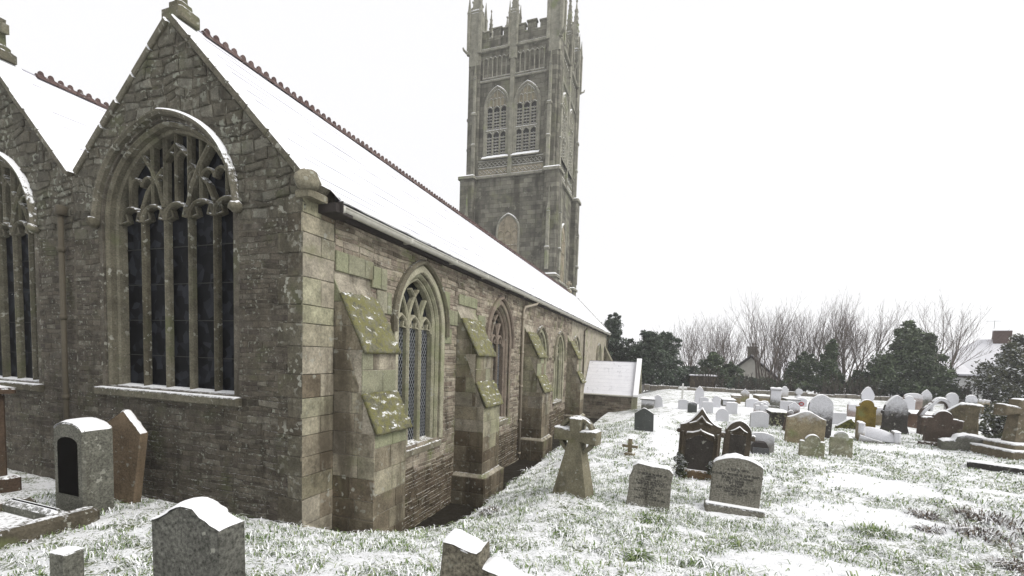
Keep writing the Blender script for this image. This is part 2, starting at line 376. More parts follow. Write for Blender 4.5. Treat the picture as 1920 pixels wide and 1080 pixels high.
# kill the lumps right against the church
nx,ny=len(gx),len(gy); idx=np.arange(nx*ny).reshape(ny,nx)
q=np.stack([idx[:-1,:-1],idx[:-1,1:],idx[1:,1:],idx[1:,:-1]],-1).reshape(-1,4)
g=G('snowy_lawn')
a=g.n('ShaderNodeAttribute'); a.attribute_name='drift'; dr=a.outputs['Fac']
n1=g.noise(26,7,.72); n2=g.noise(3.1,4,.6); n3=g.noise(.8,3,.5)
e=g.math('ADD',g.math('ADD',n1,g.math('MULTIPLY',g.math('SUBTRACT',n2,.5),.55)),g.math('MULTIPLY',g.math('SUBTRACT',n3,.5),.35))
e=g.math('ADD',e,g.math('MULTIPLY',dr,.5))
nz=g.sep(g.nor)[2]; e=g.math('SUBTRACT',e,g.mapr(nz,.93,.60,0,.8))
grass=g.ramp(g.noise(40,3,.6),[(.3,(.045,.055,.025)),(.5,(.11,.14,.055)),(.7,(.21,.22,.12))])
soil=g.mix(g.mapr(nz,.75,.45),grass,(.030,.025,.018))
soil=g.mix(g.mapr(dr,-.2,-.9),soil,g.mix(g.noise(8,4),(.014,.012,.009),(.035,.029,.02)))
f=g.mapr(e,.39,.50)
g.bump(g.math('ADD',n1,g.math('MULTIPLY',g.noise(90,3,.6),.3)),.8,.03)
M['lawn']=g.done(g.mix(f,soil,(.85,.86,.88)),.8,.2)
lawn=np_mesh('ground',np.stack([GX,GY,GZ],-1).reshape(-1,3),q.ravel(),np.full(len(q),4),np.zeros(len(q)),M['lawn'],kind='structure',smooth=True)
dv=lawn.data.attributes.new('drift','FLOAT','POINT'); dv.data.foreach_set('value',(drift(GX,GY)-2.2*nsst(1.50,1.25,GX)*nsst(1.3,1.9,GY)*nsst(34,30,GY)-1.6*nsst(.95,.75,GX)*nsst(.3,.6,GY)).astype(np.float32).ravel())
lawn['label']='lawn of the churchyard under thin patchy snow'

# ------------------------------------------------------------------ grass blades, drooping under the snow
def grass_blades(n, x0,x1,y0,y1, lmin,lmax, wid, seed, keep=None):
    rs=np.random.RandomState(seed)
    x=rs.uniform(x0,x1,n); y=rs.uniform(y0,y1,n)
    cl=.6*vnoise(x*3.2,y*3.2)+.4*vnoise(x*8,y*8)
    k=(rs.rand(n)<np.clip((cl-.34)*3.2,.03,1))*(rs.rand(n)<1-.9*drift(x,y))
    k&=~((x<.85)&(y>-.05))&~((x<0)&(y>-.15))&~((x<1.5)&(y>1.9))
    dx_,dy_=x-CAM.x,y-CAM.y                                # only ground that can be seen at all
    k&=(dx_*-.35+dy_*.94>.6)
    if keep is not None: k&=keep(x,y)
    x=x[k]; y=y[k]; m=len(x)
    z=gz_arr(x,y)+lump(x,y)*.9-.012
    an=rs.uniform(0,2*np.pi,m); L=rs.uniform(lmin,lmax,m)*(.7+.6*cl[k]); W=rs.uniform(.6,1.3,m)*wid; lean=rs.uniform(.6,1.45,m)
    ux,uy=np.cos(an),np.sin(an); px,py=-uy,ux
    def P(f,h,w): return np.stack([x+ux*L*f+px*W*w,y+uy*L*f+py*W*w,z+L*h],-1)
    V=np.stack([P(0,0,-1),P(0,0,1),P(.30*lean,.46,.8),P(.30*lean,.46,-.8),P(.95*lean,.70-.40*lean,0)],1).reshape(-1,3)
    b=np.arange(m)*5
    L1=np.stack([b,b+1,b+2,b+3,b+3,b+2,b+4],-1).ravel(); nper=np.tile([4,3],m)
    t=np.repeat(rs.rand(m),2)
    return V,L1,nper,t
g=G('grass_blade')
at=g.n('ShaderNodeAttribute'); at.attribute_name='tint'
c=g.ramp(at.outputs['Fac'],[(0,(.04,.06,.02)),(.14,(.10,.155,.05)),(.34,(.21,.285,.115)),(.48,(.30,.33,.18)),(.52,(.84,.85,.87)),(1,(.88,.89,.90))])
g.t.nodes[-1].color_ramp.interpolation='LINEAR'
M['blade']=g.done(c,.7,.2)
def tuft_here(x,y): return vnoise(x*1.9+40,y*1.9)*.6+vnoise(x*5+3,y*5)*.4>.60
def add_blades(args,name,label):
    V,L1,npr,t=grass_blades(*args); o=np_mesh(name,V,L1,npr,t,M['blade'],kind='stuff'); o['label']=label; o['category']='grass'
add_blades((165000,-4.5,10.5,-3.6,5.0,.05,.15,.0055,11),'grass','short snow-flecked grass of the lawn in the foreground')
add_blades((80000,-1,17,5,16,.07,.16,.010,12),'grass','short snow-flecked grass between the middle gravestones')
add_blades((60000,-4.5,11.5,-3.4,6.5,.10,.20,.0085,15,tuft_here),'grass','longer tufts of coarse grass bent under the snow')

# ------------------------------------------------------------------ the church
from mathutils.geometry import delaunay_2d_cdt
def FE(u,v,w): return (u,-w,v)            # east front: u = x, v = z, w outward (-y)
def FS(u,v,w): return (w,u,v)             # south side: u = y, v = z, w outward (+x)
def arch_pts(uc, a, v0, rise, n=12, kind='two'):
    """points of an arch from right springing over the apex to left springing"""
    pts=[]
    if kind=='two':
        r=(a*a+rise*rise)/(2*a); th=math.atan2(rise,r-a) if r>a else math.pi-math.atan2(rise,a-r)
        for i in range(n+1):
            t=th*i/n; pts.append((uc+a-r+r*math.cos(t),v0+r*math.sin(t)))
        pts+= [(2*uc-u,v) for u,v in pts[-2::-1]]
    else:
        for i in range(n+1):
            t=i/n; u=a*(1-t**1.15); x=u/a
            pts.append((uc+u,v0+rise*(max(0,1-x**2.3))**.62*(1-.06*math.sin(math.pi*t))))
        pts+= [(2*uc-u,v) for u,v in pts[-2::-1]]
    return pts
def arch_h(uc,a,v0,rise,kind,u):
    p=arch_pts(uc,a,v0,rise,24,kind); u=abs(u-uc)+uc
    for i in range(24):
        if p[i+1][0]<=u<=p[i][0]:
            t=(p[i][0]-u)/max(1e-6,p[i][0]-p[i+1][0]); return p[i][1]+(p[i+1][1]-p[i][1])*t
    return v0
def opening(uc,a,v_sill,v0,rise,kind,n=12):
    return [(uc-a,v_sill),(uc+a,v_sill)]+arch_pts(uc,a,v0,rise,n,kind)
def in_poly(p,u,v):
    c=False; n=len(p); j=n-1
    for i in range(n):
        if (p[i][1]>v)!=(p[j][1]>v) and u<(p[j][0]-p[i][0])*(v-p[i][1])/(p[j][1]-p[i][1])+p[i][0]: c=not c
        j=i
    return c

def wall_core(name, outer, holes, F, w1, w0, mat, parent):
    vs_=[]; ed=[]
    loops=[outer]+holes
    for lp in loops:
        b=len(vs_); n=len(lp); vs_+=[Vector(p) for p in lp]; ed+=[(b+i,b+(i+1)%n) for i in range(n)]
    v2,_,fc,_,_,_=delaunay_2d_cdt(vs_,ed,[],1,1e-6)
    m=MB(); fs=[]
    for f_ in fc:
        cc=sum((v2[i] for i in f_),Vector((0,0)))/len(f_)
        if any(in_poly(h_,cc.x,cc.y) for h_ in holes): continue
        a=poly_area([v2[i] for i in f_]); fs.append(tuple(f_) if a>0 else tuple(f_[::-1]))
    m.add([F(p.x,p.y,w1) for p in v2],fs,.5)
    for k,lp in enumerate(loops):
        if (poly_area(lp)>0)!=(k==0): lp=lp[::-1]
        n=len(lp); m.add([F(u,v,w1) for u,v in lp]+[F(u,v,w0) for u,v in lp],[(i+n,(i+1)%n+n,(i+1)%n,i) for i in range(n)],.5)
    return m.build(name,mat,parent)
church=empty('church',(0,0,0),0,'old rubble-stone church with snowy slate roofs, traceried windows and stepped buttresses','church')
PIECES={}      # name -> list of (size seen, poly, F, w0, w1, chamfer, material, tint)
def piece(name,poly,F,w0,w1,c,mat):
    if len(poly)<3: return
    a=abs(poly_area(poly))
    if a<.0012: return
    cu=sum(p[0] for p in poly)/len(poly); cv=sum(p[1] for p in poly)/len(poly)
    d=(Vector(F(cu,cv,w1))-CAM).length
    PIECES.setdefault(name,[]).append((a/d**2,poly,F,w0,w1,c,mat,RND.random()))
def flush_pieces(name,parent,rest_name,limit=290):
    L=sorted(PIECES.pop(name),key=lambda q:-q[0])
    for q in L[:limit]:
        m=MB(); cu=sum(p[0] for p in q[1])/len(q[1]); cv=sum(p[1] for p in q[1])/len(q[1])
        o3=Vector(q[2](cu,cv,q[3])); F=q[2]
        m.ext(q[1],lambda u,v,w:tuple(Vector(F(u,v,w))-o3),q[3],q[4],q[5],q[7]); o=m.build(name,q[6],parent); o.location=o3
    by={}
    for q in L[limit:]: by.setdefault(q[6].name,[]).append(q)
    for k,lst in by.items():
        m=MB()
        for q in lst: m.ext(q[1],q[2],q[3],q[4],q[5],q[7])
        m.build(rest_name,lst[0][6],parent,kind='stuff')
def jit(poly,a): return [(u+U(-a,a),v+U(-a,a)) for u,v in poly]
def warp(p,amp,fr=2.3):
    o=[]
    for u,v in p:
        a=mnoise.noise(Vector((u*fr,v*fr,3.1))); b=mnoise.noise(Vector((u*fr+9,v*fr,7.7))); c=mnoise.noise(Vector((u*fr*3,v*fr*3,1.7)))
        o.append((u+amp*a,v+amp*b+amp*.35*c))
    return o
def courses(name,F,u0,u1,v0,v1,hmin,hmax,lmin,lmax,mat,block,clips=(),w=(.0,.035),joint=.011,ch=.008,jr=.006,wp=.03):
    """coursed rubble; block(u,v) says whether an opening is there; clips: half planes"""
    v=v0
    while v<v1-.03:
        h=U(hmin,hmax)
        if v+h>v1: h=v1-v
        u=u0-U(0,lmin)
        while u<u1:
            l=U(lmin,lmax)*(.75+.5*h/hmax); a=max(u,u0); b=min(u+l,u1); u+=l
            if b-a<.035: continue
            segs=[(a,b)]
            pts=[block(a+(b-a)*k/4,v+h*.5) for k in range(5)]
            if all(pts): continue
            if any(pts):
                lo,hi=a,b
                if pts[0]:
                    while lo<hi and (block(lo,v+h*.12) or block(lo,v+h*.88)): lo+=.01
                    if hi-lo>.04: segs=[(lo,hi)]
                    else: continue
                elif pts[-1]:
                    while hi>lo and (block(hi,v+h*.12) or block(hi,v+h*.88)): hi-=.01
                    if hi-lo>.04: segs=[(lo,hi)]
                    else: continue
                else: continue
            for a,b in segs:
                p=jit([(a+joint*.5,v+joint*.5),(b-joint*.5,v+joint*.5),(b-joint*.5,v+h-joint*.5),(a+joint*.5,v+h-joint*.5)],jr)
                if wp: p=warp(p,wp)
                for cl in clips: p=clip(p,*cl) if len(p)>=3 else p
                if len(p)>=3: piece(name,p,F,-.01,U(*w),ch,mat if not callable(mat) else mat(v))
        v+=h

# --- east front: chancel aisle gable (right) and chancel gable (left)
RIDGE_X,RIDGE_Z=-2.65,7.66
EW=dict(uc=-2.89,a=1.55,sill=1.76,v0=4.70,rise=1.40)       # the right-hand east window
NW=dict(uc=-7.92,a=1.47,sill=1.70,v0=4.70,rise=1.40)
def op_e(q,g=0.0): return opening(q['uc'],q['a']+g,q['sill']-g*.0,q['v0'],q['rise']+g,'four',14)
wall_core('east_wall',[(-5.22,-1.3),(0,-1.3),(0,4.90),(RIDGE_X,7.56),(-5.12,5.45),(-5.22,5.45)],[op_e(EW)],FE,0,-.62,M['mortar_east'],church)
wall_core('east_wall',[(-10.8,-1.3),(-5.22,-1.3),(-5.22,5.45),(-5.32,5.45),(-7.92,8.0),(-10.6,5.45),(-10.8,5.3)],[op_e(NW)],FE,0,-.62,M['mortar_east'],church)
blkE=op_e(EW,.10); blkN=op_e(NW,.10)
def blockE(u,v): return in_poly(blkE,u,v) or (v<EW['sill']+.01 and v>EW['sill']-.20 and -4.40<u<-1.2)
def blockN(u,v): return in_poly(blkN,u,v) or (v<NW['sill']+.01 and v>NW['sill']-.20 and -9.5<u<-6.3)
cl_r=(2.84,2.65,2.84*0+2.65*4.70)                            # right slope through (0,4.70)-(-2.65,7.54)
def line_clip(p,q,above):
    """half plane under the line p-q"""
    a=-(q[1]-p[1]); b=(q[0]-p[0]); c=a*p[0]+b*p[1]
    return (a,b,c)
clE=[line_clip((RIDGE_X,7.52),(0,4.86),0),line_clip((-5.14,5.42),(RIDGE_X,7.52),0)]
clN=[line_clip((-7.92,7.95),(-5.32,5.43),0)]
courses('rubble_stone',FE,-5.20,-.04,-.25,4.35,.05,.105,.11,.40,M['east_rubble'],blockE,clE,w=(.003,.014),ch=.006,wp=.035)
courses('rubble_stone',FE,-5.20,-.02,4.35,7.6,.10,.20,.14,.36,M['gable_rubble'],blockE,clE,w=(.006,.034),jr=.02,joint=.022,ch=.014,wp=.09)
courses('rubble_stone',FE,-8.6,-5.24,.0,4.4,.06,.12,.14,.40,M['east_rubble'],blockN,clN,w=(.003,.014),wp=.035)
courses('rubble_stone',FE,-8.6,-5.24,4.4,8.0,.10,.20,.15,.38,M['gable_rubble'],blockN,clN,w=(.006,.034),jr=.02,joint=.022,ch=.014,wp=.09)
# quoins of the south-east corner
v=-.35; k=0
while v<4.62:
    h=U(.26,.42); h=min(h,4.66-v)
    L=.46 if k%2 else .27
    piece('quoin_stone',jit([(-L,v+.004),(.012,v+.004),(.012,v+h-.004),(-L,v+h-.004)],.002),FE,-.02,.019,.008,M['east_quoin'])
    L2=.60 if k%2==0 else .33
    piece('quoin_stone',jit([(-.018,v+.004),(L2,v+.004),(L2,v+h-.004),(-.018,v+h-.004)],.002),FS,-.02,.016,.006,M['ashlar'])
    if L2<.5: piece('quoin_stone',jit([(L2+.008,v+.004),(.61,v+.004),(.61,v+h-.004),(L2+.008,v+h-.004)],.002),FS,-.02,.014,.006,M['ashlar'])
    v+=h; k+=1
flush_pieces('quoin_stone',church,'quoin_stone')

# --- east windows with their tracery
def pointed(u0,u1,v0,rise,n=7):
    uc=.5*(u0+u1); return arch_pts(uc,.5*(u1-u0),v0,rise,n)
def east_window(q,name):
    uc,a,sl,v0,rs=q['uc'],q['a'],q['sill'],q['v0'],q['rise']
    win=MB(); path=[(uc-a+.03,sl)]+[(p[0],p[1]) for p in arch_pts(uc,a-.03,v0,rs-.03,14,'four')[::-1]]+[(uc+a-.03,sl)]
    W=bpy.data.objects.new(name,None); COL.objects.link(W); W.parent=church
    m=MB(); m.bar(path,FE,.09,-.36,-.03,.04); 
    path2=[(uc-a+.085,sl)]+[(p[0],p[1]) for p in arch_pts(uc,a-.085,v0,rs-.085,14,'four')[::-1]]+[(uc+a-.085,sl)]
    m.bar(path2,FE,.07,-.36,-.15,.03); m.build('arch_moulding',M['east_dressed'],W)
    ai=a-.11; s=2*ai/5; mu=[uc-ai+s*i for i in range(1,5)]
    H=lambda u: arch_h(uc,ai,v0,rs-.11,'four',u)
    hd=4.60
    for i,u in enumerate(mu):
        m=MB(); top=H(u)+.03 if i in(1,2) else hd+.25
        m.bar([(u,sl-.02),(u,top)],FE,.062,-.32,-.20,.05); m.build('mullion',M['east_dressed'],W)
    m=MB()
    for i in range(5):                                       # cusped heads of the lights
        u0=uc-ai+s*i; m.bar(pointed(u0+.01,u0+s-.01,hd,.26),FE,.056,-.33,-.18,.03)
        for sg in(-1,1): m.bar([(u0+s/2+sg*s*.42,hd+.02),(u0+s/2+sg*s*.20,hd+.05),(u0+s/2+sg*s*.27,hd+.17)],FE,.035,-.33,-.22,.012)
    # panel tracery above
    for i in range(5):
        u=uc-ai+s*(i+.5); t=H(u)
        if t>hd+.45: m.bar([(u,hd+.24),(u,t)],FE,.055,-.33,-.19,.03)
    for i in range(10):
        u0=uc-ai+s*.5*i; u1=u0+s*.5; t=min(H(u0+.02),H(u1-.02)); b=hd+.66+(.34 if 3<i<6 else 0)
        if t>b+.02: m.bar(pointed(u0+.005,u1-.005,b-.06,.15,5),FE,.045,-.33,-.20,.02)
    # the curving Y branches springing from the middle mullions
    for sg in(-1,1):
        um=uc+sg*s*.5
        m.bar([(um,hd+.2),(um+sg*.10,hd+.52),(um+sg*.30,hd+.86),(um+sg*.52,H(um+sg*.52)+.02)],FE,.07,-.33,-.17,.035)
        m.bar([(uc+sg*s*1.5,hd+.22),(uc+sg*s*1.25,hd+.5),(um+sg*.02,hd+.86)],FE,.055,-.33,-.19,.03)
        m.bar([(um,hd+.98),(uc,hd+1.22)],FE,.05,-.33,-.19,.03)
    m.build('tracery',M['east_dressed'],W)
    gl=MB(); gl.ext(opening(uc,a-.05,sl,v0,rs-.05,'four',14),FE,-.40,-.315,0); P=gl.build('glazing',M['glass'],W)
    for j in range(4):                                       # iron saddle bars
        z=sl+.55+j*.62; sb=MB(); sb.bar([(uc-ai,z),(uc+ai,z)],FE,.014,-.315,-.30,.003); sb.build('saddle_bar',M['louvre'],W)
    m=MB(); hp=[(uc-a-.10,v0-.12)]+arch_pts(uc,a+.10,v0,rs+.10,16,'four')[::-1]+[(uc+a+.10,v0-.12)]
    m.bar(hp,FE,.10,-.02,.10,.04); hm=m.build('hood_mould',M['coping'],W)
    for sg in(-1,1):
        m=MB(); m.blob((uc+sg*(a+.12),-.07,v0-.12),(.105,.10,.095),rough=.25); m.build('label_stop',M['east_dressed'],W,True)
    # ring of voussoirs under the hood, seen as separate stones
    m=MB()
    m.ext([(uc-a-.16,sl-.17),(uc+a+.16,sl-.17),(uc+a+.16,sl-.03),(uc-a-.16,sl-.03)],FE,-.30,.10,.02)
    b=len(m.v); m.add([FE(uc-a-.16,sl-.035,.10),FE(uc+a+.16,sl-.035,.10),FE(uc+a,sl+.03,-.33),FE(uc-a,sl+.03,-.33)],[(0,1,2,3)],.4)
    m.build('sill',M['east_dressed'],W)
east_window(EW,'east_window'); east_window(NW,'east_window')

# --- gable copings, kneeler, finial crosses
def coping(p,q,y0,y1,n,parent,mat,lift=.0,th=.11):
    p=Vector(p); q=Vector(q); d=(q-p)/n; e=d.normalized(); nn=Vector((-e.y,e.x))
    if nn.y<0: nn=-nn
    for i in range(n):
        a=p+d*i+e*.006; b=p+d*(i+1)-e*.006; m=MB()
        m.ext([(a.x,a.y),(b.x,b.y),(b.x+nn.x*th,b.y+nn.y*th),(a.x+nn.x*th,a.y+nn.y*th)],lambda u,v,w:(u,-w,v),-y1,-y0+U(-.01,.01),.015,back=True)
        m.build('coping_stone',mat,parent)
coping((.10,4.755),(RIDGE_X+.02,7.535),-.05,.34,7,church,M['coping'])
coping((RIDGE_X-.02,7.535),(-5.10,5.44),-.05,.34,6,church,M['coping'])
coping((-5.34,5.44),(-7.90,7.97),-.05,.48,6,church,M['coping'])
coping((-7.94,7.97),(-10.6,5.4),-.05,.48,6,church,M['coping'])
m=MB(); m.blob((.08,-.02,4.85),(.155,.155,.145),n=12,m=8,rough=.22); kn=m.build('kneeler_stone',M['dressed'],church,True)
m=MB(); m.bbox(-.10,.17,-.07,.30,4.62,4.73,.02); m.build('kneeler_stone',M['dressed'],church)
def finial(x,y,z,s,parent,mat,ry=0):
    E=bpy.data.objects.new('gable_cross',None); COL.objects.link(E); E.parent=parent; E.location=(x,y,z)
    m=MB(); m.bbox(-.26*s,.26*s,-.20*s,.20*s,-.12*s,.10*s,.04*s); m.bbox(-.16*s,.16*s,-.14*s,.14*s,.10*s,.26*s,.05*s); m.build('saddle_stone',mat,E)
    a=.075*s; arm=.24*s; t=.78*s; zc=.62*s
    out=[(-a*1.15,.2*s),(a*1.15,.2*s),(a,zc-a*1.1),(arm,zc-a*1.5),(arm,zc+a*1.5),(a,zc+a*1.1),(a*1.6,t+.10*s),(-a*1.6,t+.10*s),(-a,zc+a*1.1),(-arm,zc+a*1.5),(-arm,zc-a*1.5),(-a,zc-a*1.1)]
    m=MB(); m.ext(out,lambda u,v,w:(u,-w,v),-.07*s,.07*s,.02*s,back=True); m.build('cross_head',mat,E)
finial(RIDGE_X,.16,7.70,.85,church,M['east_dressed'])
finial(-7.92,.24,8.14,.80,church,M['east_dressed'])
finial(RIDGE_X,29.4,7.72,.9,church,M['tower_pale'])

# --- south side
END_Y=32.7
WIN=[dict(uc=3.20,a=.86,sill=.56,v0=3.06,rise=1.12,mat='pale_dressed',det=2),
     dict(uc=7.80,a=.90,sill=.50,v0=2.92,rise=1.14,mat='pink_dressed',det=2),
     dict(uc=12.45,a=.82,sill=.45,v0=2.50,rise=1.02,mat='pale_dressed',det=1),
     dict(uc=15.85,a=.84,sill=.45,v0=2.50,rise=1.02,mat='pale_dressed',det=1),
     dict(uc=19.65,a=.82,sill=.45,v0=2.50,rise=1.02,mat='pale_dressed',det=1),
     dict(uc=28.5,a=.82,sill=.9,v0=2.45,rise=1.0,mat='pale_dressed',det=1)]
def op_s(q,g=0.0): return opening(q['uc'],q['a']+g,q['sill'],q['v0'],q['rise']+g*1.1,'two',10)
wall_core('south_wall',[(.03,-1.6),(END_Y,-1.6),(END_Y,4.62),(.03,4.62)],[op_s(q) for q in WIN],FS,0,-.6,M['mortar_south'],church)
BUT=[(.62,1.49,False,0),(4.88,5.97,True,1),(10.26,11.33,True,2),(17.62,18.6,True,3)]
bs=[op_s(q,.17) for q in WIN]
def blockS(u,v):
    for b in bs[:4]:
        if in_poly(b,u,v): return True
    for y0,y1,_,_ in BUT:
        if y0-.01<u<y1+.01 and v<3.72: return True
    return u<.62
courses('rubble_stone',FS,.62,10.3,-1.2,4.6,.055,.115,.14,.46,lambda v:M['south_rubble'] if v+U(-.12,.12)>-.05 else M['damp_rubble'],blockS,w=(.005,.024))
courses('rubble_stone',FS,10.3,18.6,-1.2,4.6,.09,.16,.22,.55,lambda v:M['south_rubble'] if v+U(-.12,.12)>-.05 else M['damp_rubble'],blockS,w=(.005,.024))
# pale dressed blocks let into the wall round the windows and over the buttresses
for (u0,u1,v0,v1) in [(.62,1.55,3.74,4.05),(4.0,4.5,3.55,3.95),(4.35,4.85,3.2,3.55),(4.9,6.0,3.74,4.0),(6.1,6.6,3.3,3.6),(1.65,2.1,3.2,3.6),(1.5,1.95,3.62,4.0),(4.2,4.55,2.75,3.1)]:
    u=u0
    while u<u1-.1:
        l=min(U(.25,.45),u1-u); piece('ashlar_block',[(u+.006,v0),(u+l-.006,v0),(u+l-.006,v1),(u+.006,v1)],FS,-.01,.042,.010,M['green_ashlar']); u+=l

def side_window(q):
    uc,a,sl,v0,rs=q['uc'],q['a'],q['sill'],q['v0'],q['rise']; mt=M[q['mat']]
    W=bpy.data.objects.new('side_window',None); COL.objects.link(W); W.parent=church
    pth=lambda g:[(uc-a+g,sl)]+arch_pts(uc,a-g,v0,rs-g*1.1,10)[::-1]+[(uc+a-g,sl)]
    m=MB(); m.bar(pth(-.075),FS,.15,-.02,.046,.02)                               # flat surround
    m.build('surround',mt,W)
    m=MB(); m.bar(pth(.03),FS,.10,-.29,-.03,.05); m.bar(pth(.11),FS,.08,-.29,-.10,.04); m.build('arch_moulding',mt,W)
    ai=a-.15; s=2*ai/3
    for i in(1,2):
        u=uc-ai+s*i; m=MB(); m.bar([(u,sl-.02),(u,v0-.10)],FS,.075,-.275,-.13,.045); m.build('mullion',mt,W)
    m=MB()
    for i in range(3):
        u0=uc-ai+s*i; m.bar(pointed(u0+.008,u0+s-.008,v0-.12,.34),FS,.06,-.275,-.14,.03)
        if q['det']>1:
            for sg in(-1,1): m.bar([(u0+s/2+sg*s*.40,v0-.04),(u0+s/2+sg*s*.17,v0-.02),(u0+s/2+sg*s*.22,v0+.09)],FS,.03,-.275,-.17,.01)
    # intersecting bars
    r=(a*a+rs*rs)/(2*a)
    H=lambda u: arch_h(uc,ai,v0,rs-.16,'two',u)
    for i in(1,2):
        um=uc-ai+s*i
        for sg in(-1,1):
            p=[]
            for k in range(13):
                t=1.25*k/12; u=um+sg*(r-r*math.cos(t)); v=v0-.08+r*math.sin(t)
                if abs(u-uc)>ai-.01 or v>H(u): break
                p.append((u,v))
            if len(p)>1: m.bar(p,FS,.06,-.275,-.14,.03)
    m.build('tracery',mt,W)
    gl=MB(); gl.ext(opening(uc,a-.05,sl,v0,rs-.05,'two',10),FS,-.36,-.262,0); gl.build('glazing',M['glass'],W)
    if q['det']>1:                                                               # diamond lead cames
        lt=MB(); dv=.145; du=.085; ze=v0+.12
        for i in range(3):
            u0=uc-ai+s*i+.03; u1=u0+s-.06; h=(u1-u0)*dv/du; v=sl-h
            while v<ze:
                for (ua,ub) in((u0,u1),(u1,u0)):
                    A=Vector((ua,v)); B=Vector((ub,v+h)); t0=max(0,(sl-v)/h); t1=min(1,(ze-v)/h)
                    if t1>t0: P=A.lerp(B,t0); Q=A.lerp(B,t1); lt.bar([(P.x,P.y),(Q.x,Q.y)],FS,.011,-.262,-.254,.002)
                v+=dv
        lt.build('lead_came',M['lead'],W)
    m=MB(); hp=[(uc-a-.19,v0-.16)]+arch_pts(uc,a+.19,v0,rs+.22,12)[::-1]+[(uc+a+.19,v0-.16)]
    m.bar(hp,FS,.10,-.02,.13,.045); m.build('hood_mould',M['dressed'] if q['mat']!='pink_dressed' else mt,W)
    m=MB(); m.add([FS(uc-a-.06,sl-.06,.05),FS(uc+a+.06,sl-.06,.05),FS(uc+a-.02,sl+.06,-.27),FS(uc-a+.02,sl+.06,-.27),FS(uc-a-.06,sl-.18,.05),FS(uc+a+.06,sl-.18,.05)],[(0,1,2,3),(4,5,1,0)],.3)
    m.build('sill',M['dressed'],W)
for q in WIN: side_window(q)

# --- buttresses
def buttress(y0,y1,plinth,k):
    B=bpy.data.objects.new('buttress',None); COL.objects.link(B); B.parent=church
    prof=[(-.05,-1.6),(.772,-1.6),(.772,1.24),(.545,1.80),(.545,2.52),(.14,3.34),(-.05,3.72)]
    FL=lambda u,v,w:(u,y0-w,v)                       # left cheek, seen from the east
    FR=lambda u,v,w:(.775+w,u,v)                     # front
    FR2=lambda u,v,w:(.545+w,u,v)
    m=MB(); m.ext(prof,lambda u,v,w:(u,-w,v),-(y1-.004),-(y0+.004),0,back=True); m.build('core',M['mortar_south'],B)
    sub=max(1,1+k//2)
    def rows(va,vb,umax,F,u0,clips,wf=.007):
        v=va; par=0
        while v<vb-.05:
            h=U(.28,.40)*(1 if k<2 else 1.2); h=vb-v if vb-v-h<.14 else h
            cuts=[u0]; u=u0
            L=U(.24,.5) if par%2 else U(.38,.62); 
            while u+L<umax-.14: u+=L; cuts.append(u); L=U(.28,.55)
            cuts.append(umax)
            for a,b in zip(cuts,cuts[1:]):
                p=[(a+.005,v+.005),(b-.005,v+.005),(b-.005,v+h-.005),(a+.005,v+h-.005)]
                for cl in clips: p=clip(p,*cl) if len(p)>=3 else p
                if len(p)>=3: piece('ashlar_block',jit(p,.003),F,-.01,wf+U(0,.006),.006,M['damp_ashlar'] if v+U(-.2,.2)<.15 else M['green_ashlar'] if (v>3.0 or (v>1.0 and v+h<1.32 and F is FR) or (F is FR2 and U(0,1)<.35)) else M['ashlar'])
            v+=h; par+=1
    z0=-.45 if plinth else -.75
    rows(z0,1.24,.79,FL,0,())
    rows(1.24,2.52,.80,FL,0,[line_clip((.545,1.80),(.775,1.24),0),(1,0,.552)])
    rows(2.52,3.72,.56,FL,0,[line_clip((.14,3.34),(.545,2.52),0),line_clip((-.05,3.72),(.14,3.34),0)])
    rows(z0,1.22,y1+.008,FR,y0-.008,())
    rows(1.82,2.50,y1+.008,FR2,y0-.008,())
    # sloping weatherings, mossy
    for (xa,za,xb,zb) in((.545,1.83,.845,1.22),(.12,3.38,.600,2.47)):
        m=MB(); e=Vector((xb-xa,zb-za)).normalized(); nn=Vector((-e.y,e.x)); th=.075
        n=22; mm=18; top=[]; 
        for i in range(n+1):
            for j in range(mm+1):
                p=Vector((xa,za)).lerp(Vector((xb,zb)),i/n)+nn*(th+.042*(mnoise.noise(Vector((xa*9+i*.4,j*.4,y0)))+.8*mnoise.noise(Vector((xa*9+i*1.0,j*1.0,y0+7)))) if 0<j<mm and i<n else nn.length*.05)
                top.append((p.x,y0-.03+(y1-y0+.06)*j/mm,p.y))
        fc=[(i*(mm+1)+j,(i+1)*(mm+1)+j,(i+1)*(mm+1)+j+1,i*(mm+1)+j+1) for i in range(n) for j in range(mm)]
        b=len(top)
        for i in (0,n):
            for j in (0,mm):
                p=Vector((xa,za)).lerp(Vector((xb,zb)),i/n); top.append((p.x,y0-.03+(y1-y0+.06)*j/mm,p.y))
        fc+= [tuple([b+2]+[n*(mm+1)+j for j in range(mm+1)]+[b+3])[::-1] if False else tuple([b+2,b+3]+[n*(mm+1)+j for j in range(mm,-1,-1)])]
        fc+= [tuple([b+0,b+2]+[i*(mm+1) for i in range(n,-1,-1)]), tuple([b+3,b+1]+[i*(mm+1)+mm for i in range(n+1)]), (b,b+1,b+3,b+2)]
        m.add(top,fc,.5); m.build('weathering',M['weathering'],B,True)
    if plinth:
        m=MB(); m.bbox(-.05,.90,y0-.10,y1+.12,-1.6,-.42,.07); m.build('plinth_core',M['mortar_south'],B)
        FLp=lambda u,v,w:(u,y0-.10-w,v); FRp=lambda u,v,w:(.90+w,u,v)
        for (F,a0,a1) in((FLp,0,.90),(FRp,y0-.10,y1+.12)):
            for (va,vb) in((-1.25,-.88),(-.87,-.50)):
                u=a0
                while u<a1-.08:
                    l=U(.3,.5); l=a1-u if a1-u-l<.18 else l
                    piece('ashlar_block',[(u+.006,va),(u+l-.006,va),(u+l-.006,vb),(u+.006,vb)],F,-.01,.016,.009,M['damp_ashlar']); u+=l
for b in BUT: buttress(*b)
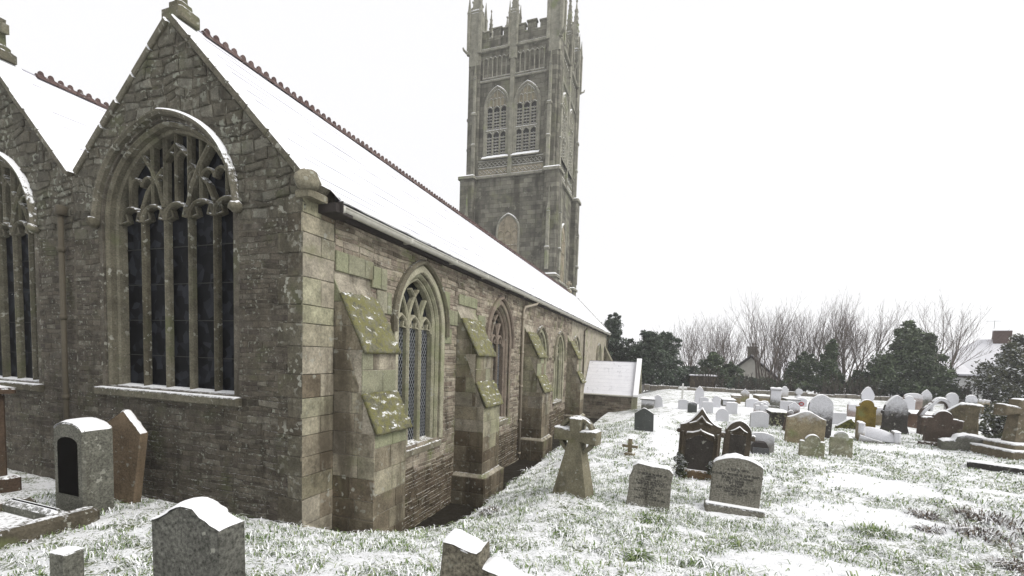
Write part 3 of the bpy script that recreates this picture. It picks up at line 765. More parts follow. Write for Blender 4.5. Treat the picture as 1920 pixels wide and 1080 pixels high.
flush_pieces('ashlar_block',church,'ashlar_block',295)
flush_pieces('rubble_stone',church,'rubble_stone',295)

# --- roofs: overlapping slate courses under snow
def slate_slope(x0,z0,x1,z1,ya,yb,name,n=18):
    d=Vector((x1-x0,z1-z0)); L=d.length; e=d/L; nn=Vector((-e.y,e.x))
    if nn.y<0: nn=-nn
    S=bpy.data.objects.new(name,None); COL.objects.link(S); S.parent=church
    for i in range(n):
        a=Vector((x0,z0))+d*(i/n)-e*.02; b=Vector((x0,z0))+d*((i+1)/n)+e*.03
        m=MB(); yy=[ya]; 
        while yy[-1]<yb: yy.append(min(yb,yy[-1]+U(.5,1.1)*(1 if yy[-1]<8 else 3)))
        vs_=[];fc=[]
        for y in yy:
            h=.015+U(-.007,.007); s_=U(-.008,.008); p=a+nn*h-e*s_; q_=a+nn*.004-e*s_; t=b+nn*.006
            vs_+=[(q_.x,y,q_.y),(p.x,y,p.y),(t.x,y,t.y)]
        for k in range(len(yy)-1):
            c=k*3; fl=[(c,c+3,c+4,c+1),(c+1,c+4,c+5,c+2)]
            fc+=fl if x0>x1 else [f_[::-1] for f_ in fl]
        m.add(vs_,fc); m.build('slate_course',M['slate_snow'],S)
slate_slope(.30,4.70,RIDGE_X,7.68,.33,END_Y+.1,'south_roof_slope')
slate_slope(-5.15,5.46,RIDGE_X,7.68,.33,END_Y+.1,'north_roof_slope',14)
slate_slope(-5.30,5.46,-7.92,8.05,.47,33.2,'chancel_roof_slope',16)
slate_slope(-10.6,5.46,-7.92,8.05,.47,33.2,'chancel_roof_slope',16)
m=MB(); m.add([(-5.4,.3,5.5),(-5.05,.3,5.5),(-5.05,33,5.5),(-5.4,33,5.5)],[(0,1,2,3)]); m.build('valley_gutter',M['slate_snow'],church)
m=MB(); m.ext([(0.02,4.55),(.02,4.62),(RIDGE_X,7.60),(-5.1,5.4),(-5.1,-1.3),(0.02,-1.3)],lambda u,v,w:(u,w,v),END_Y-.5,END_Y,0,back=True); m.build('west_wall',M['mortar_south'],church)
m=MB(); m.box(.02,.10,.30,END_Y,4.52,4.60); m.build('eaves_board',M['dark_timber'],church)
m=MB(); m.box(-.02,.34,.26,.62,4.50,4.62); m.build('rafter_end',M['dark_timber'],church)
coping((.30,4.62),(RIDGE_X,7.62),END_Y,END_Y+.12,6,church,M['tower_trim'])
# ridge tiles
def ridge_mesh():
    m=MB(); L=.335
    sec=[(-.10,-.10),(-.06,-.03),(-.02,.01),(.02,.01),(.06,-.03),(.10,-.10)]
    n=len(sec); m.add([(x,0,z) for x,z in sec]+[(x,L-.006,z) for x,z in sec],[(i,i+1,n+i+1,n+i) for i in range(n-1)]+[tuple(range(n-1,-1,-1)),tuple(range(n,2*n))],.3)
    for c in (.085,.25):
        out=[(c-.07,.0),(c+.07,.0),(c+.045,.03),(c+.04,.065),(c+.018,.09),(c-.018,.09),(c-.04,.065),(c-.045,.03)]
        m.ext(out,lambda u,v,w:(w,u,v),-.022,.022,.006,.5,back=True)
    return m
ro=ridge_mesh().build('ridge_tile',M['ridge'],church); ro.location=(RIDGE_X,.50,7.735); me=ro.data
for X,Z,y,yb in((RIDGE_X,7.735,.835,29.0),(-7.92,8.11,.75,26)):
    while y<yb:
        o=bpy.data.objects.new('ridge_tile',me); COL.objects.link(o); o.parent=church; o.location=(X+U(-.006,.006),y,Z+U(-.006,.006)); o.rotation_euler=(U(-.015,.015),U(-.03,.03),U(-.015,.015)); y+=.336
m=MB(); vs_=[];fc=[]; y=.36; k=0
while y<END_Y:                                              # snow lip along the eaves, thick and thin
    r=.030+.022*mnoise.noise(Vector((y*2.1,0,0)))+.012*mnoise.noise(Vector((y*7.3,3,0))); r=max(.008,r); sag=.02*mnoise.noise(Vector((y*1.3,8,0)))
    for (dx,dz) in((-.06,.045),(.0,.03),(.035,.012),(.045,-.01),(.02,-.025)): vs_.append((.285+dx*(r/.03)+sag*.6,y,4.705+dz*(r/.03)))
    y+=.09+.006*y; k+=1
for i in range(k-1):
    for j in range(4): c=i*5+j; fc.append((c,c+1,c+6,c+5))
m.add(vs_,fc,.5); m.build('eaves_snow',M['snow'],church,True)
# gutter and downpipes
m=MB(); vs_=[];fc=[]; n=8
for y in np.linspace(.34,END_Y,40):
    for k in range(n+1):
        a=math.pi+math.pi*k/n; vs_.append((.30+.075*math.cos(a),y,4.60+.075*math.sin(a)+.004*math.sin(y*2.3)))
for i in range(39):
    for k in range(n): c=i*(n+1)+k; fc.append((c,c+1,c+n+2,c+n+1))
m.add(vs_,fc,.5); m.tube([(.225,.34,4.605),(.225,END_Y,4.605)],.012,5); m.tube([(.375,.34,4.605),(.375,END_Y,4.605)],.014,5)
y=.36
while y<END_Y: m.box(.20,.385,y,y+.05,4.515,4.612); y+=1.83
m.build('gutter',M['gutter'],church,True)
m=MB(); m.box(.16,.40,.33,.345,4.50,4.66); m.build('gutter_end',M['dark_timber'],church)
def downpipe(path,r,mat,brk=1.2):
    m=MB(); m.tube(path,r,8); 
    a=Vector(path[-2]); b=Vector(path[-1]); z=max(a.z,b.z)-.3
    while z>min(a.z,b.z): m.tube([(b.x,b.y,z),(b.x,b.y,z+.07)],r*1.35,8); z-=brk
    m.build('downpipe',mat,church,True)
downpipe([(.30,10.9,4.55),(.28,10.8,4.45),(.12,9.95,4.25),(.085,9.9,4.12),(.085,9.9,-1.1)],.048,M['pipe'])
downpipe([(.30,22.3,4.55),(.25,22.2,4.4),(.085,22.0,4.2),(.085,22.0,-1.1)],.048,M['pipe_dark'])
downpipe([(.30,END_Y-.2,4.55),(.2,END_Y-.1,4.3),(.09,END_Y-.05,4.0),(.09,END_Y-.05,-1)],.05,M['pipe_dark'])
m=MB(); m.bbox(-5.47,-5.33,-.17,-.02,4.75,4.92,.02); m.tube([(-5.41,-.10,4.8),(-5.41,-.10,1.9),(-5.40,-.10,-.1)],.044,8)
for z in(1.45,2.9,4.1): m.tube([(-5.41,-.10,z),(-5.41,-.10,z+.09)],.056,8)
m.build('downpipe',M['pipe_dark'],church,True)
# west porch buttress seen at the far end
m=MB(); m.ext([(0,-1.4),(.9,-1.4),(.9,1.9),(.75,2.2),(0,3.6)],lambda u,v,w:(u,-w,v),-32.6,-31.6,.02,back=True); m.build('buttress',M['dressed'],church)

# ------------------------------------------------------------------ the west tower
TC=(-9.36,37.55); TH=4.10                        # centre, half width of the body
tower=empty('church_tower',(TC[0],TC[1],0),0,'tall ornate stone tower with pinnacles, battlements and louvred belfry windows','tower')
def off(F): return lambda u,v,w: tuple(Vector(F(u,v,w))-Vector((TC[0],TC[1],0)))
TFE=off(lambda u,v,w:(TC[0]+u,TC[1]-TH-w,v))     # east face, u = across
TFS=off(lambda u,v,w:(TC[0]+TH+w,TC[1]+u,v))     # south face
# walls: courses of big granite blocks shown by the material at this distance
g=G('tower_ashlar')
pal=None
xyz=g.sep(g.pos); s_=g.math('ADD',xyz[0],xyz[1])
cb=g.n('ShaderNodeCombineXYZ'); g.set(cb.inputs[0],s_); g.set(cb.inputs[1],xyz[2])
br=g.n('ShaderNodeTexBrick'); g.set(br.inputs['Vector'],cb.outputs[0]); br.inputs['Scale'].default_value=1.0
br.inputs['Brick Width'].default_value=.82; br.inputs['Row Height'].default_value=.40; br.inputs['Mortar Size'].default_value=.014; br.inputs['Mortar Smooth'].default_value=.3
br.inputs['Color1'].default_value=(.105,.100,.080,1); br.inputs['Color2'].default_value=(.205,.198,.160,1); br.inputs['Mortar'].default_value=(.07,.065,.052,1); br.inputs['Bias'].default_value=-.1
c=br.outputs['Color']; n1=g.noise(.9,6,.65)
c=g.mix(1.0,c,g.ramp(n1,[(.3,(.55,.55,.55)),(.7,(1.35,1.35,1.35))]),'MULTIPLY')
st=g.noise(1,5,.6,g.scale(g.pos,(1.1,1.1,.16)))
c=g.mix(g.math('MULTIPLY',g.mapr(st,.50,.66),.7),c,(.045,.042,.032))
c=g.mix(g.mapr(g.noise(2.2,4,.6),.60,.70,0,.55),c,(.24,.24,.185))
c=g.mix(g.mapr(g.noise(.45,4,.6),.52,.70,0,.5),c,(.13,.14,.07))
g.bump(g.math('ADD',g.noise(6,5,.7),g.math('MULTIPLY',br.outputs['Fac'],-.6)),.5,.05)
M['tower_wall']=g.done(c,.9,.2)
m=MB(); m.box(-TH,TH,-TH,TH,-1.5,30.0); m.build('tower_body',M['tower_wall'],tower)
TT=M['tower_trim']; TP=M['tower_pale']
def strip(F,u0,u1,v0,v1,w,name='string_course',mat=TT,c=.03):
    m=MB(); m.ext([(u0,v0),(u1,v0),(u1,v1),(u0,v1)],F,-.05,w,c); return m.build(name,mat,tower)
def belfry(F,uc,a,face):
    W=bpy.data.objects.new('belfry_window',None); COL.objects.link(W); W.parent=tower
    sl,v0,rs=20.7,24.9,1.75
    m=MB(); pth=[(uc-a,sl)]+arch_pts(uc,a,v0,rs,10)[::-1]+[(uc+a,sl)]
    m.bar(pth,F,.26,-.02,.18,.08); m.bar([(uc-a+.2,sl)]+arch_pts(uc,a-.2,v0,rs-.22,10)[::-1]+[(uc+a-.2,sl)],F,.16,-.02,.12,.06); m.build('arch_moulding',TT,W)
    m=MB(); m.ext(opening(uc,a-.02,sl,v0,rs-.02,'two',10),F,-.02,.012,0); m.build('opening',M['louvre'],W)
    s=2*(a-.13)/3; 
    m=MB()
    for i in range(4):
        u=uc-(a-.13)+s*i; m.bar([(u,sl),(u,v0+(.2 if i in(0,3) else .55))],F,.13,.0,.14,.05)
    m.bar([(uc-a+.1,22.85),(uc+a-.1,22.85)],F,.18,.0,.15,.05)
    for i in range(3):
        for vb in (22.35,24.55): m.bar(pointed(uc-(a-.13)+s*i,uc-(a-.13)+s*(i+1),vb,.42,6),F,.09,.0,.13,.03)
    m.build('mullion',TT,W)
    m=MB(); m.ext([p for p in opening(uc,a-.12,v0+.12,v0+.13,rs-.22,'two',10)],F,0,.06,.0)             # pale carved head
    hd=m.build('tracery_head',TP,W)
    m=MB()
    for i in range(5):
        u=uc-.72+i*.36; t=arch_h(uc,a-.12,v0+.13,rs-.22,'two',u)
        m.bar([(u,v0+.1),(u,t)],F,.08,.05,.12,.03)
    for i in range(4): m.bar(pointed(uc-.72+i*.36,uc-.36+i*.36,v0+.55,.25,5),F,.06,.05,.12,.02)
    m.build('tracery_bar',TT,hd)
    m=MB()                                                   # pierced stone louvres
    for i in range(3):
        u0=uc-(a-.13)+s*i+.08; u1=u0+s-.16
        for (va,vb) in((sl+.1,22.3),(23.0,24.5)):
            v=va
            while v<vb:
                h=.27; m.bar([(u0,v),((u0+u1)/2,v+h*.5),(u1,v),],F,.055,.012,.08,.015); m.bar([(u0,v+h*.5),((u0+u1)/2,v),(u1,v+h*.5)],F,.055,.012,.08,.015); v+=h
    m.build('louvre',TT,W,kind='stuff')
    m=MB(); P=[(uc-a-.18,sl-.02,.02),(uc+a+.18,sl-.02,.02)]
    m.add([F(uc-a-.15,sl-.30,.34),F(uc+a+.15,sl-.30,.34),F(uc+a+.15,sl+.05,.0),F(uc-a-.15,sl+.05,.0),F(uc-a-.15,sl-.42,.34),F(uc+a+.15,sl-.42,.34)],[(0,1,2,3),(4,5,1,0)],.4)
    m.build('sill',TT,W)
def tower_face(F,name):
    strip(F,-TH-.05,TH+.05,29.86,30.10,.20); strip(F,-TH,TH,27.20,27.38,.14); strip(F,-TH-.1,TH+.1,18.66,18.92,.22); strip(F,-TH,TH,19.55,19.68,.10); strip(F,-TH,TH,20.18,20.30,.10)
    strip(F,-TH-.1,TH+.1,9.6,9.85,.2)
    m=MB(); m.ext([(-3.1,18.95),(3.1,18.95),(3.1,19.52),(-3.1,19.52)],F,-.02,.05,.01); m.build('frieze_panel',TP,tower)
    m=MB()
    for i in range(16):
        u=-2.95+i*.38; m.bar([(u,19.75),(u+.19,19.93),(u,20.11),(u-.19,19.93)],F,.07,.0,.07,.02,closed=True)
        m.bar([(u,19.05),(u+.17,19.22),(u,19.40),(u-.17,19.22)],F,.06,.045,.09,.02,closed=True)
    m.build('carved_frieze',TT,tower,kind='stuff')
    for uc in(-1.42,1.42): belfry(F,uc,1.16,name)
    for u0 in(-2.85,.22):                                   # blind arcade under the parapet
        m=MB()
        for i in range(7): m.bar([(u0+i*.44,27.55),(u0+i*.44,29.3)],F,.10,.0,.10,.03)
        for i in range(6): m.bar(pointed(u0+i*.44,u0+(i+1)*.44,29.0,.35,5),F,.07,.0,.10,.02)
        m.bar([(u0-.05,27.55),(u0+2.7,27.55)],F,.12,.0,.11,.03); m.build('blind_arcade',TT,tower)
    strip(F,-.20,.20,18.9,30.0,.24,'pilaster')
    # lower blind window
    W=bpy.data.objects.new('blind_window',None); COL.objects.link(W); W.parent=tower
    m=MB(); m.bar([(-1.05,9.9)]+arch_pts(0,1.05,13.9,1.45,10)[::-1]+[(1.05,9.9)],F,.22,-.02,.16,.08); m.build('arch_moulding',TT,W)
    m=MB(); m.ext(opening(0,.95,9.9,13.9,1.35,'two',10),F,-.02,.03,0); m.build('stone_infill',TP,W)
    m=MB()
    for u in(-.33,.33): m.bar([(u,9.9),(u,14.6)],F,.10,.0,.09,.03)
    m.bar([(-.95,12.6),(.95,12.6)],F,.1,.0,.09,.03)
    for i in range(3): m.bar(pointed(-.98+.65*i,-.33+.65*i,13.4,.5,6),F,.08,.0,.09,.03)
    m.build('tracery',TP,W)
    # battlements, stepped and carved
    P=bpy.data.objects.new('parapet',None); COL.objects.link(P); P.parent=tower
    m=MB(); m.ext([(-3.4,30.1),(3.4,30.1),(3.4,30.95),(-3.4,30.95)],F,-.35,.02,.02,back=True); m.build('parapet_wall',M['tower_wall'],P)
    for k,u in enumerate((-2.78,-1.62,-.62,.62,1.62,2.78)):
        h=31.75 if k in(1,4) else 31.6
        m=MB(); m.ext([(u-.40,30.95),(u+.40,30.95),(u+.40,h),(u-.40,h)],F,-.35,.02,.02,back=True); mo=m.build('merlon',M['tower_wall'],P)
        m=MB(); m.ext([(u-.47,h),(u+.47,h),(u+.47,h+.14),(u-.47,h+.14)],F,-.40,.09,.03,back=True); m.build('merlon_cap',TT,mo)
    for a,b in((-3.4,-3.18),(-2.38,-2.02),(-1.22,-1.02),(1.02,1.22),(2.02,2.38),(3.18,3.4)):
        m=MB(); m.ext([(a,30.95),(b,30.95),(b,31.06),(a,31.06)],F,-.40,.08,.02,back=True); m.build('crenel_cap',TT,P)
tower_face(TFE,'east'); tower_face(TFS,'south')
for F in (off(lambda u,v,w:(TC[0]-u,TC[1]+TH+w,v)),off(lambda u,v,w:(TC[0]-TH-w,TC[1]-u,v))):
    m=MB(); m.ext([(-3.4,29.9),(3.4,29.9),(3.4,30.95),(-3.4,30.95)],F,-.35,.02,.02,back=True); P=m.build('parapet',M['tower_wall'],tower)
    for u in(-2.78,-1.62,-.62,.62,1.62,2.78):
        m=MB(); m.ext([(u-.40,30.95),(u+.40,30.95),(u+.40,31.7),(u-.40,31.7)],F,-.35,.02,.02,back=True); m.build('merlon',M['tower_wall'],P)
def pinnacle(x,y,z,s,top,name='pinnacle'):
    E=bpy.data.objects.new(name,None); COL.objects.link(E); E.parent=tower; E.location=(x,y,0)
    h=top-z; zs=z+h*.40
    m=MB(); m.bbox(-.50*s,.50*s,-.50*s,.50*s,z-1.2,zs,.10*s)
    for sx in(-1,1):
        for sy in(-1,1):
            m.bbox(sx*.50*s-.13*s,sx*.50*s+.13*s,sy*.50*s-.13*s,sy*.50*s+.13*s,z-.2,zs-.2,.03)
    m.build('shaft',M['tower_trim'],E)
    m=MB()
    for sx in(-1,1):
        for sy in(-1,1):
            m.lathe([(.19*s,zs-.2),(.21*s,zs-.1),(.14*s,zs+.1),(.02,zs+1.3*s)],sx*.50*s,sy*.50*s,4,rot=math.pi/4)
    m.lathe([(.60*s,zs),(.62*s,zs+.15),(.46*s,zs+.35),(.30*s,zs+(top-zs)*.50),(.05*s,top-.3),(.10*s,top-.22),(.13*s,top-.12),(.03*s,top)],0,0,4,rot=math.pi/4)
    m.build('spirelet',M['tower_trim'],E)
    m=MB()
    for k in range(7):
        f=k/7; zz=zs+.4+(top-zs-.9)*f; r=(.42*s)*(1-f)+.06*s
        for a in range(4):
            an=math.pi/4+a*math.pi/2; m.blob((r*math.cos(an),r*math.sin(an),zz),(.10*s,.10*s,.13*s),n=5,m=3,rough=.3)
    m.build('crocket',M['tower_trim'],E,kind='stuff')
for sx in(-1,1):
    for sy in(-1,1):
        B=bpy.data.objects.new('corner_buttress',None); COL.objects.link(B); B.parent=tower
        cx,cy=sx*4.02,sy*4.02
        m=MB(); m.bbox(cx-.70,cx+.70,cy-.70,cy+.70,-1.5,18.8,.14); m.build('lower_stage',M['tower_wall'],B)
        m=MB(); m.bbox(cx-.84,cx+.84,cy-.84,cy+.84,18.62,18.98,.12); m.bbox(cx-.82,cx+.82,cy-.82,cy+.82,9.55,9.9,.12); m.build('string_course',TT,B)
        m=MB(); m.bbox(sx*3.62-.52,sx*3.62+.52,sy*3.62-.52-.16,sy*3.62+.52+.16,18.9,29.9,.10); m.bbox(sx*3.70-.68,sx*3.70+.68,sy*3.62-.50,sy*3.62+.50,18.9,29.9,.10); m.build('upper_stage',M['tower_wall'],B)
        m=MB()
        for (ex,ey) in((sx*4.36,sy*3.55),(sx*3.55,sy*4.36)):          # slender shafts with little spires climbing the corner
            m.bbox(ex-.17,ex+.17,ey-.17,ey+.17,18.95,24.4,.05); m.bbox(ex-.24,ex+.24,ey-.24,ey+.24,24.3,24.55,.05)
            m.bbox(ex-.13,ex+.13,ey-.13,ey+.13,24.5,27.6,.04); m.lathe([(.20,27.6),(.12,27.9),(.03,29.2)],ex,ey,4,rot=math.pi/4); m.bbox(ex-.22,ex+.22,ey-.22,ey+.22,21.6,21.8,.05)
        for (ex,ey) in((sx*4.74,sy*3.9),(sx*3.9,sy*4.74)):
            m.bbox(ex-.17,ex+.17,ey-.17,ey+.17,10.2,15.2,.05); m.bbox(ex-.24,ex+.24,ey-.24,ey+.24,11.9,12.15,.05); m.lathe([(.26,15.2),(.15,15.6),(.03,17.3)],ex,ey,4,rot=math.pi/4)
        m.build('shaft',TT,B)
        m=MB(); gx_=sx*4.2; gy_=sy*4.2; d=Vector((sx,sy,0)).normalized()       # gargoyle
        m.tube([Vector((gx_,gy_,29.95)),Vector((gx_,gy_,30.0))+d*.35,Vector((gx_,gy_,30.15))+d*.62,Vector((gx_,gy_,30.32))+d*.70],[.14,.13,.11,.07],6); m.build('gargoyle',TT,B)
        pinnacle(sx*3.75,sy*3.75,30.0,1.12,38.8)
for (x,y) in((0,-4.0),(4.0,0),(0,4.0),(-4.0,0)): pinnacle(x,y,30.0,.74,36.8 if y<=0 else 34.6)
m=MB(); m.box(-TH+.3,TH-.3,-TH+.3,TH-.3,29.9,30.4); m.build('roof',M['slate_snow'],tower)

# ------------------------------------------------------------------ the south porch
porch=empty('church_porch',(1.6,24.6,-1.2),0,'low stone porch with a snow-covered roof beyond the buttressed side wall','porch')
PO=Vector((1.6,24.6,-1.2))
def rel(F): return lambda u,v,w: tuple(Vector(F(u,v,w))-PO)
m=MB(); m.ext([(22.95,-1.4),(26.3,-1.4),(26.3,.45),(24.6,2.3),(22.95,.45)],rel(lambda u,v,w:(w,u,v)),0,3.12,0); m.build('wall',M['mortar_south'],porch)
PIECES.clear()
FPE=lambda u,v,w:(u-PO.x,22.95-w-PO.y,v-PO.z)
def nob(u,v): return False
m=MB(); v=-1.1
while v<.42:
    h=U(.10,.17); u=.05
    while u<3.08:
        l=min(U(.2,.5),3.1-u); m.ext(jit([(u+.006,v+.006),(u+l-.006,v+.006),(u+l-.006,v+h-.006),(u+.006,v+h-.006)],.006),FPE,-.01,U(.008,.03),.008); u+=l
    v+=h
m.build('rubble_stone',M['south_rubble'],porch,kind='stuff')
R=bpy.data.objects.new('roof',None); COL.objects.link(R); R.parent=porch
for sg in(-1,1):
    n=9
    for i in range(n):
        ya=24.6+sg*1.95*(1-i/n); za=.36+2.02*i/n; yb=24.6+sg*1.95*(1-(i+1)/n)-sg*.03; zb=.36+2.02*(i+1)/n+.03
        m=MB(); m.add([tuple(Vector(p)-PO) for p in((0.03,ya,za),(3.12,ya,za),(3.12,ya,za+.010),(0.03,ya,za+.010),(3.12,yb,zb+.004),(.03,yb,zb+.004))],[(0,1,2,3),(3,2,4,5)] if sg<0 else [(3,2,1,0),(5,4,2,3)]); m.build('slate_course',M['slate_snow'],R)
m=MB(); m.ext([(22.55,.25),(22.75,.25),(24.6,2.28),(26.45,.25),(26.65,.25),(24.6,2.56)],rel(lambda u,v,w:(w,u,v)),3.10,3.36,.02,back=True); m.build('gable_coping',M['pale_dressed'],porch)
m=MB(); m.ext([(22.57,.25),(22.73,.25),(22.73,-1.3),(22.57,-1.3)],rel(lambda u,v,w:(w,u,v)),3.0,3.34,.02,back=True); m.build('pilaster',M['pale_dressed'],porch)
m=MB(); m.add([tuple(Vector(p)-PO) for p in((3.08,22.5,.42),(3.38,22.5,.42),(3.38,24.6,2.64),(3.08,24.6,2.64),(3.08,22.5,.30),(3.38,22.5,.30),(3.38,24.6,2.5))],[(0,1,2,3),(4,5,1,0),(5,6,2,1)]); m.build('snow_cap',M['snow'],porch)
m=MB(); m.tube([tuple(Vector(p)-PO) for p in((.05,22.62,.33),(3.1,22.62,.31))],.06,6); m.build('gutter',M['gutter'],porch)

# ------------------------------------------------------------------ gravestones
GM={}
def gm(key,pal,frost=None,**k):
    kk=key+('' if frost is None else '_%d'%round(frost*100))
    if kk not in GM: GM[kk]=stone('grave_'+kk,pal,frost=frost,**k)
    return GM[kk]
GRAN=dict(pal=[(.105,.105,.086),(.13,.128,.108)],var=.35,speck=.65,algae=.12,stain=.25,lichen=.3,snow=.6)
def granite(f=None): return gm('granite',frost=f,**GRAN)
def grey(f=None): return gm('grey',[(.20,.195,.18),(.24,.235,.22)],f,var=.3,algae=.1,stain=.2,lichen=.25)
def brown(f=None): return gm('brown',[(.068,.056,.042),(.088,.072,.053)],f,var=.45,algae=.12,algae_col=(.09,.075,.025),stain=.3,lichen=.1,snow=.6)
def tan(f=None): return gm('tan',[(.185,.155,.098),(.22,.185,.12)],f,var=.4,algae=.15,stain=.3,stain_col=(.05,.04,.03),lichen=.45,lichen_col=(.40,.38,.28))
def yellow(f=None): return gm('yellow',[(.17,.125,.030),(.14,.10,.035)],f,var=.45,algae=.1,stain=.45,stain_col=(.05,.035,.018),lichen=.2,lichen_col=(.35,.28,.06))
def slate(f=None): return gm('slate',[(.062,.068,.064),(.075,.08,.076)],f,var=.2,speck=.2,algae=.05,stain=.1,lichen=.05,bump=.2)
def dark(f=None): return gm('dark',[(.045,.042,.040),(.06,.056,.05)],f,var=.35,algae=.1,stain=.3,lichen=.15)
def mottled(f=None): return gm('mottled',[(.23,.22,.16),(.19,.185,.13)],f,var=.45,algae=.35,stain=.3,stain_col=(.07,.065,.04),lichen=.8,lichen_col=(.45,.46,.38))
def pink(f=None): return gm('pink',[(.25,.20,.175)],f,var=.3,stain=.2,lichen=.2)
def purple(f=None): return gm('purple',[(.062,.048,.038),(.085,.064,.050)],f,var=.4,stain=.3,lichen=.15)
def brick_(f=None): return gm('redbrown',[(.14,.09,.065),(.11,.075,.055)],f,var=.4,stain=.3,lichen=.2)

def outline(kind,W,H):
    """outline of a headstone from bottom left, over the top, to bottom right; returns (points, first, last) of its top"""
    a=W/2; b=-.18
    def arc(cx,cz,rx,rz,t0,t1,n=10): return [(cx+rx*math.cos(t0+(t1-t0)*i/n),cz+rz*math.sin(t0+(t1-t0)*i/n)) for i in range(n+1)]
    pi=math.pi
    if kind=='flat': top=[(-a,H-.012),(-a+.012,H),(a-.012,H),(a,H-.012)]
    elif kind=='round': top=arc(0,H-a,a,a,pi,0,14)
    elif kind=='seg': top=arc(0,H-.22*W,a,.22*W,pi,0,14)
    elif kind=='lowseg': top=[(-a,H-.17*W)]+[(a*x,H-.15*W*x*x) for x in np.linspace(-.94,.94,13)]+[(a,H-.17*W)]
    elif kind=='gothic':
        p=arch_pts(0,a,H-.86*W,.86*W,9)[::-1]; top=p
    elif kind=='lowgothic': top=arch_pts(0,a,H-.60*W,.60*W,9)[::-1]
    elif kind=='gable': top=[(-a,H-.30*W),(-.18*a,H-.03*W),(0,H),(.18*a,H-.03*W),(a,H-.30*W)]
    elif kind=='peak': top=[(-a,H-.42*W),(0,H),(a,H-.42*W)]
    elif kind=='ogee':
        top=[(-a,H-.46*W)]+[(a*x,H-.46*W*(.5-.5*math.cos(math.pi*abs(x)**.8))**.62) for x in np.linspace(-.96,.96,17)]+[(a,H-.46*W)]
    elif kind=='softogee':
        top=[(-a,H-.20*W)]+[(a*x,H-.20*W*(.5-.5*math.cos(math.pi*abs(x)))) for x in np.linspace(-.95,.95,15)]+[(a,H-.20*W)]
    elif kind=='shoulder':
        r=.62*a; top=[(-a,H-r*1.02),(-a+.015,H-r),(-r,H-r)]+arc(0,H-r,r,r,pi,0,10)+[(r,H-r),(a-.015,H-r),(a,H-r*1.02)]
    elif kind=='ears':
        r=.70*a; z=H-r*1.0; top=[(-a*.92,z-.22*W),(-a,z-.16*W),(-a*.98,z-.06*W),(-a*.84,z-.03*W),(-r,z)]+arc(0,z,r,r,pi*.96,pi*.04,10)+[(r,z),(a*.84,z-.03*W),(a*.98,z-.06*W),(a,z-.16*W),(a*.92,z-.22*W)]
    elif kind=='bulb':
        top=[(-a*.82,H*.50),(-a,H*.60),(-a*.98,H*.72)]+[(-a*.70,H*.86),(-a*.30,H*.97),(0,H),(a*.30,H*.97),(a*.70,H*.86)]+[(a*.98,H*.72),(a,H*.60),(a*.82,H*.50)]
    elif kind=='rough':
        top=[(-a*.92,H*.30),(-a*.95,H*.62),(-a*.84,H*.80),(-a*.82,H*.93),(-a*.62,H),(-a*.30,H*.985),(a*.02,H*.97),(a*.40,H*.975),(a*.78,H*.965),(a*.98,H*.87),(a*.94,H*.62),(a*.97,H*.35)]
    elif kind=='broken':
        top=[(-a,H*.98),(-a*.97,H),(-a*.52,H*.93),(-a*.44,H*.99),(-a*.40,H*.80),(-a*.1,H*.76),(a*.3,H*.66),(a*.62,H*.52),(a,H*.30)]
    else: raise ValueError(kind)
    bl=-a if kind!='rough' else -a*.98; brr=a
    pts=[(bl,b)]+top+[(brr,b)]
    return pts,1,len(pts)-2
FG=lambda u,v,w:(u,-w,v)
def snow_cap(pts,i0,i1,T,th,parent,over=.012,minslope=.35):
    top=pts[i0:i1+1]; runs=[]; cur=[]
    for k in range(len(top)-1):
        e=Vector(top[k+1])-Vector(top[k])
        if e.length>1e-5 and e.x/e.length>minslope:
            if not cur: cur=[top[k]]
            cur.append(top[k+1])
        elif cur: runs.append(cur); cur=[]
    if cur: runs.append(cur)
    m=MB(); done=False; ph=U(0,99)
    for r in runs:
        L=[0.0]
        for k in range(len(r)-1): L.append(L[-1]+(Vector(r[k+1])-Vector(r[k])).length)
        if L[-1]<.03: continue
        N=max(5,int(L[-1]/.05)+2); P=[]
        for k in range(N+1):
            s_=L[-1]*k/N; j=0
            while j<len(L)-2 and L[j+1]<s_: j+=1
            t=(s_-L[j])/max(1e-6,L[j+1]-L[j]); P.append(Vector(r[j]).lerp(Vector(r[j+1]),t))
        # cross-section across the depth: rounded pillow
        M_=6; vs_=[]; fc=[]
        for k,p in enumerate(P):
            e=(P[min(k+1,N)]-P[max(k-1,0)]).normalized(); f=min(1,min(k,N-k)/1.6); f=f**.6 if f>0 else 0
            h=th*(.25+.75*f)*max(.25,e.x)*(1+.55*mnoise.noise(Vector((ph+p.x*9,p.y*9,0)))+.35*mnoise.noise(Vector((ph+p.x*23,p.y*23,5))))
            for q_ in range(M_+1):
                x=q_/M_*2-1; hh=h*(max(0,1-abs(x)**3.0))**.5; w=x*(T/2+over*(.2+1.6*mnoise.noise(Vector((ph+p.x*17,x*3,4)))))
                vs_.append((p.x,w,p.y-.004+hh))
        for k in range(N):
            for q_ in range(M_): c=k*(M_+1)+q_; fc.append((c,c+M_+1,c+M_+2,c+1))
        m.add(vs_,fc,.5); done=True
    if done: return m.build('snow_cap',M['snow'],parent,True)
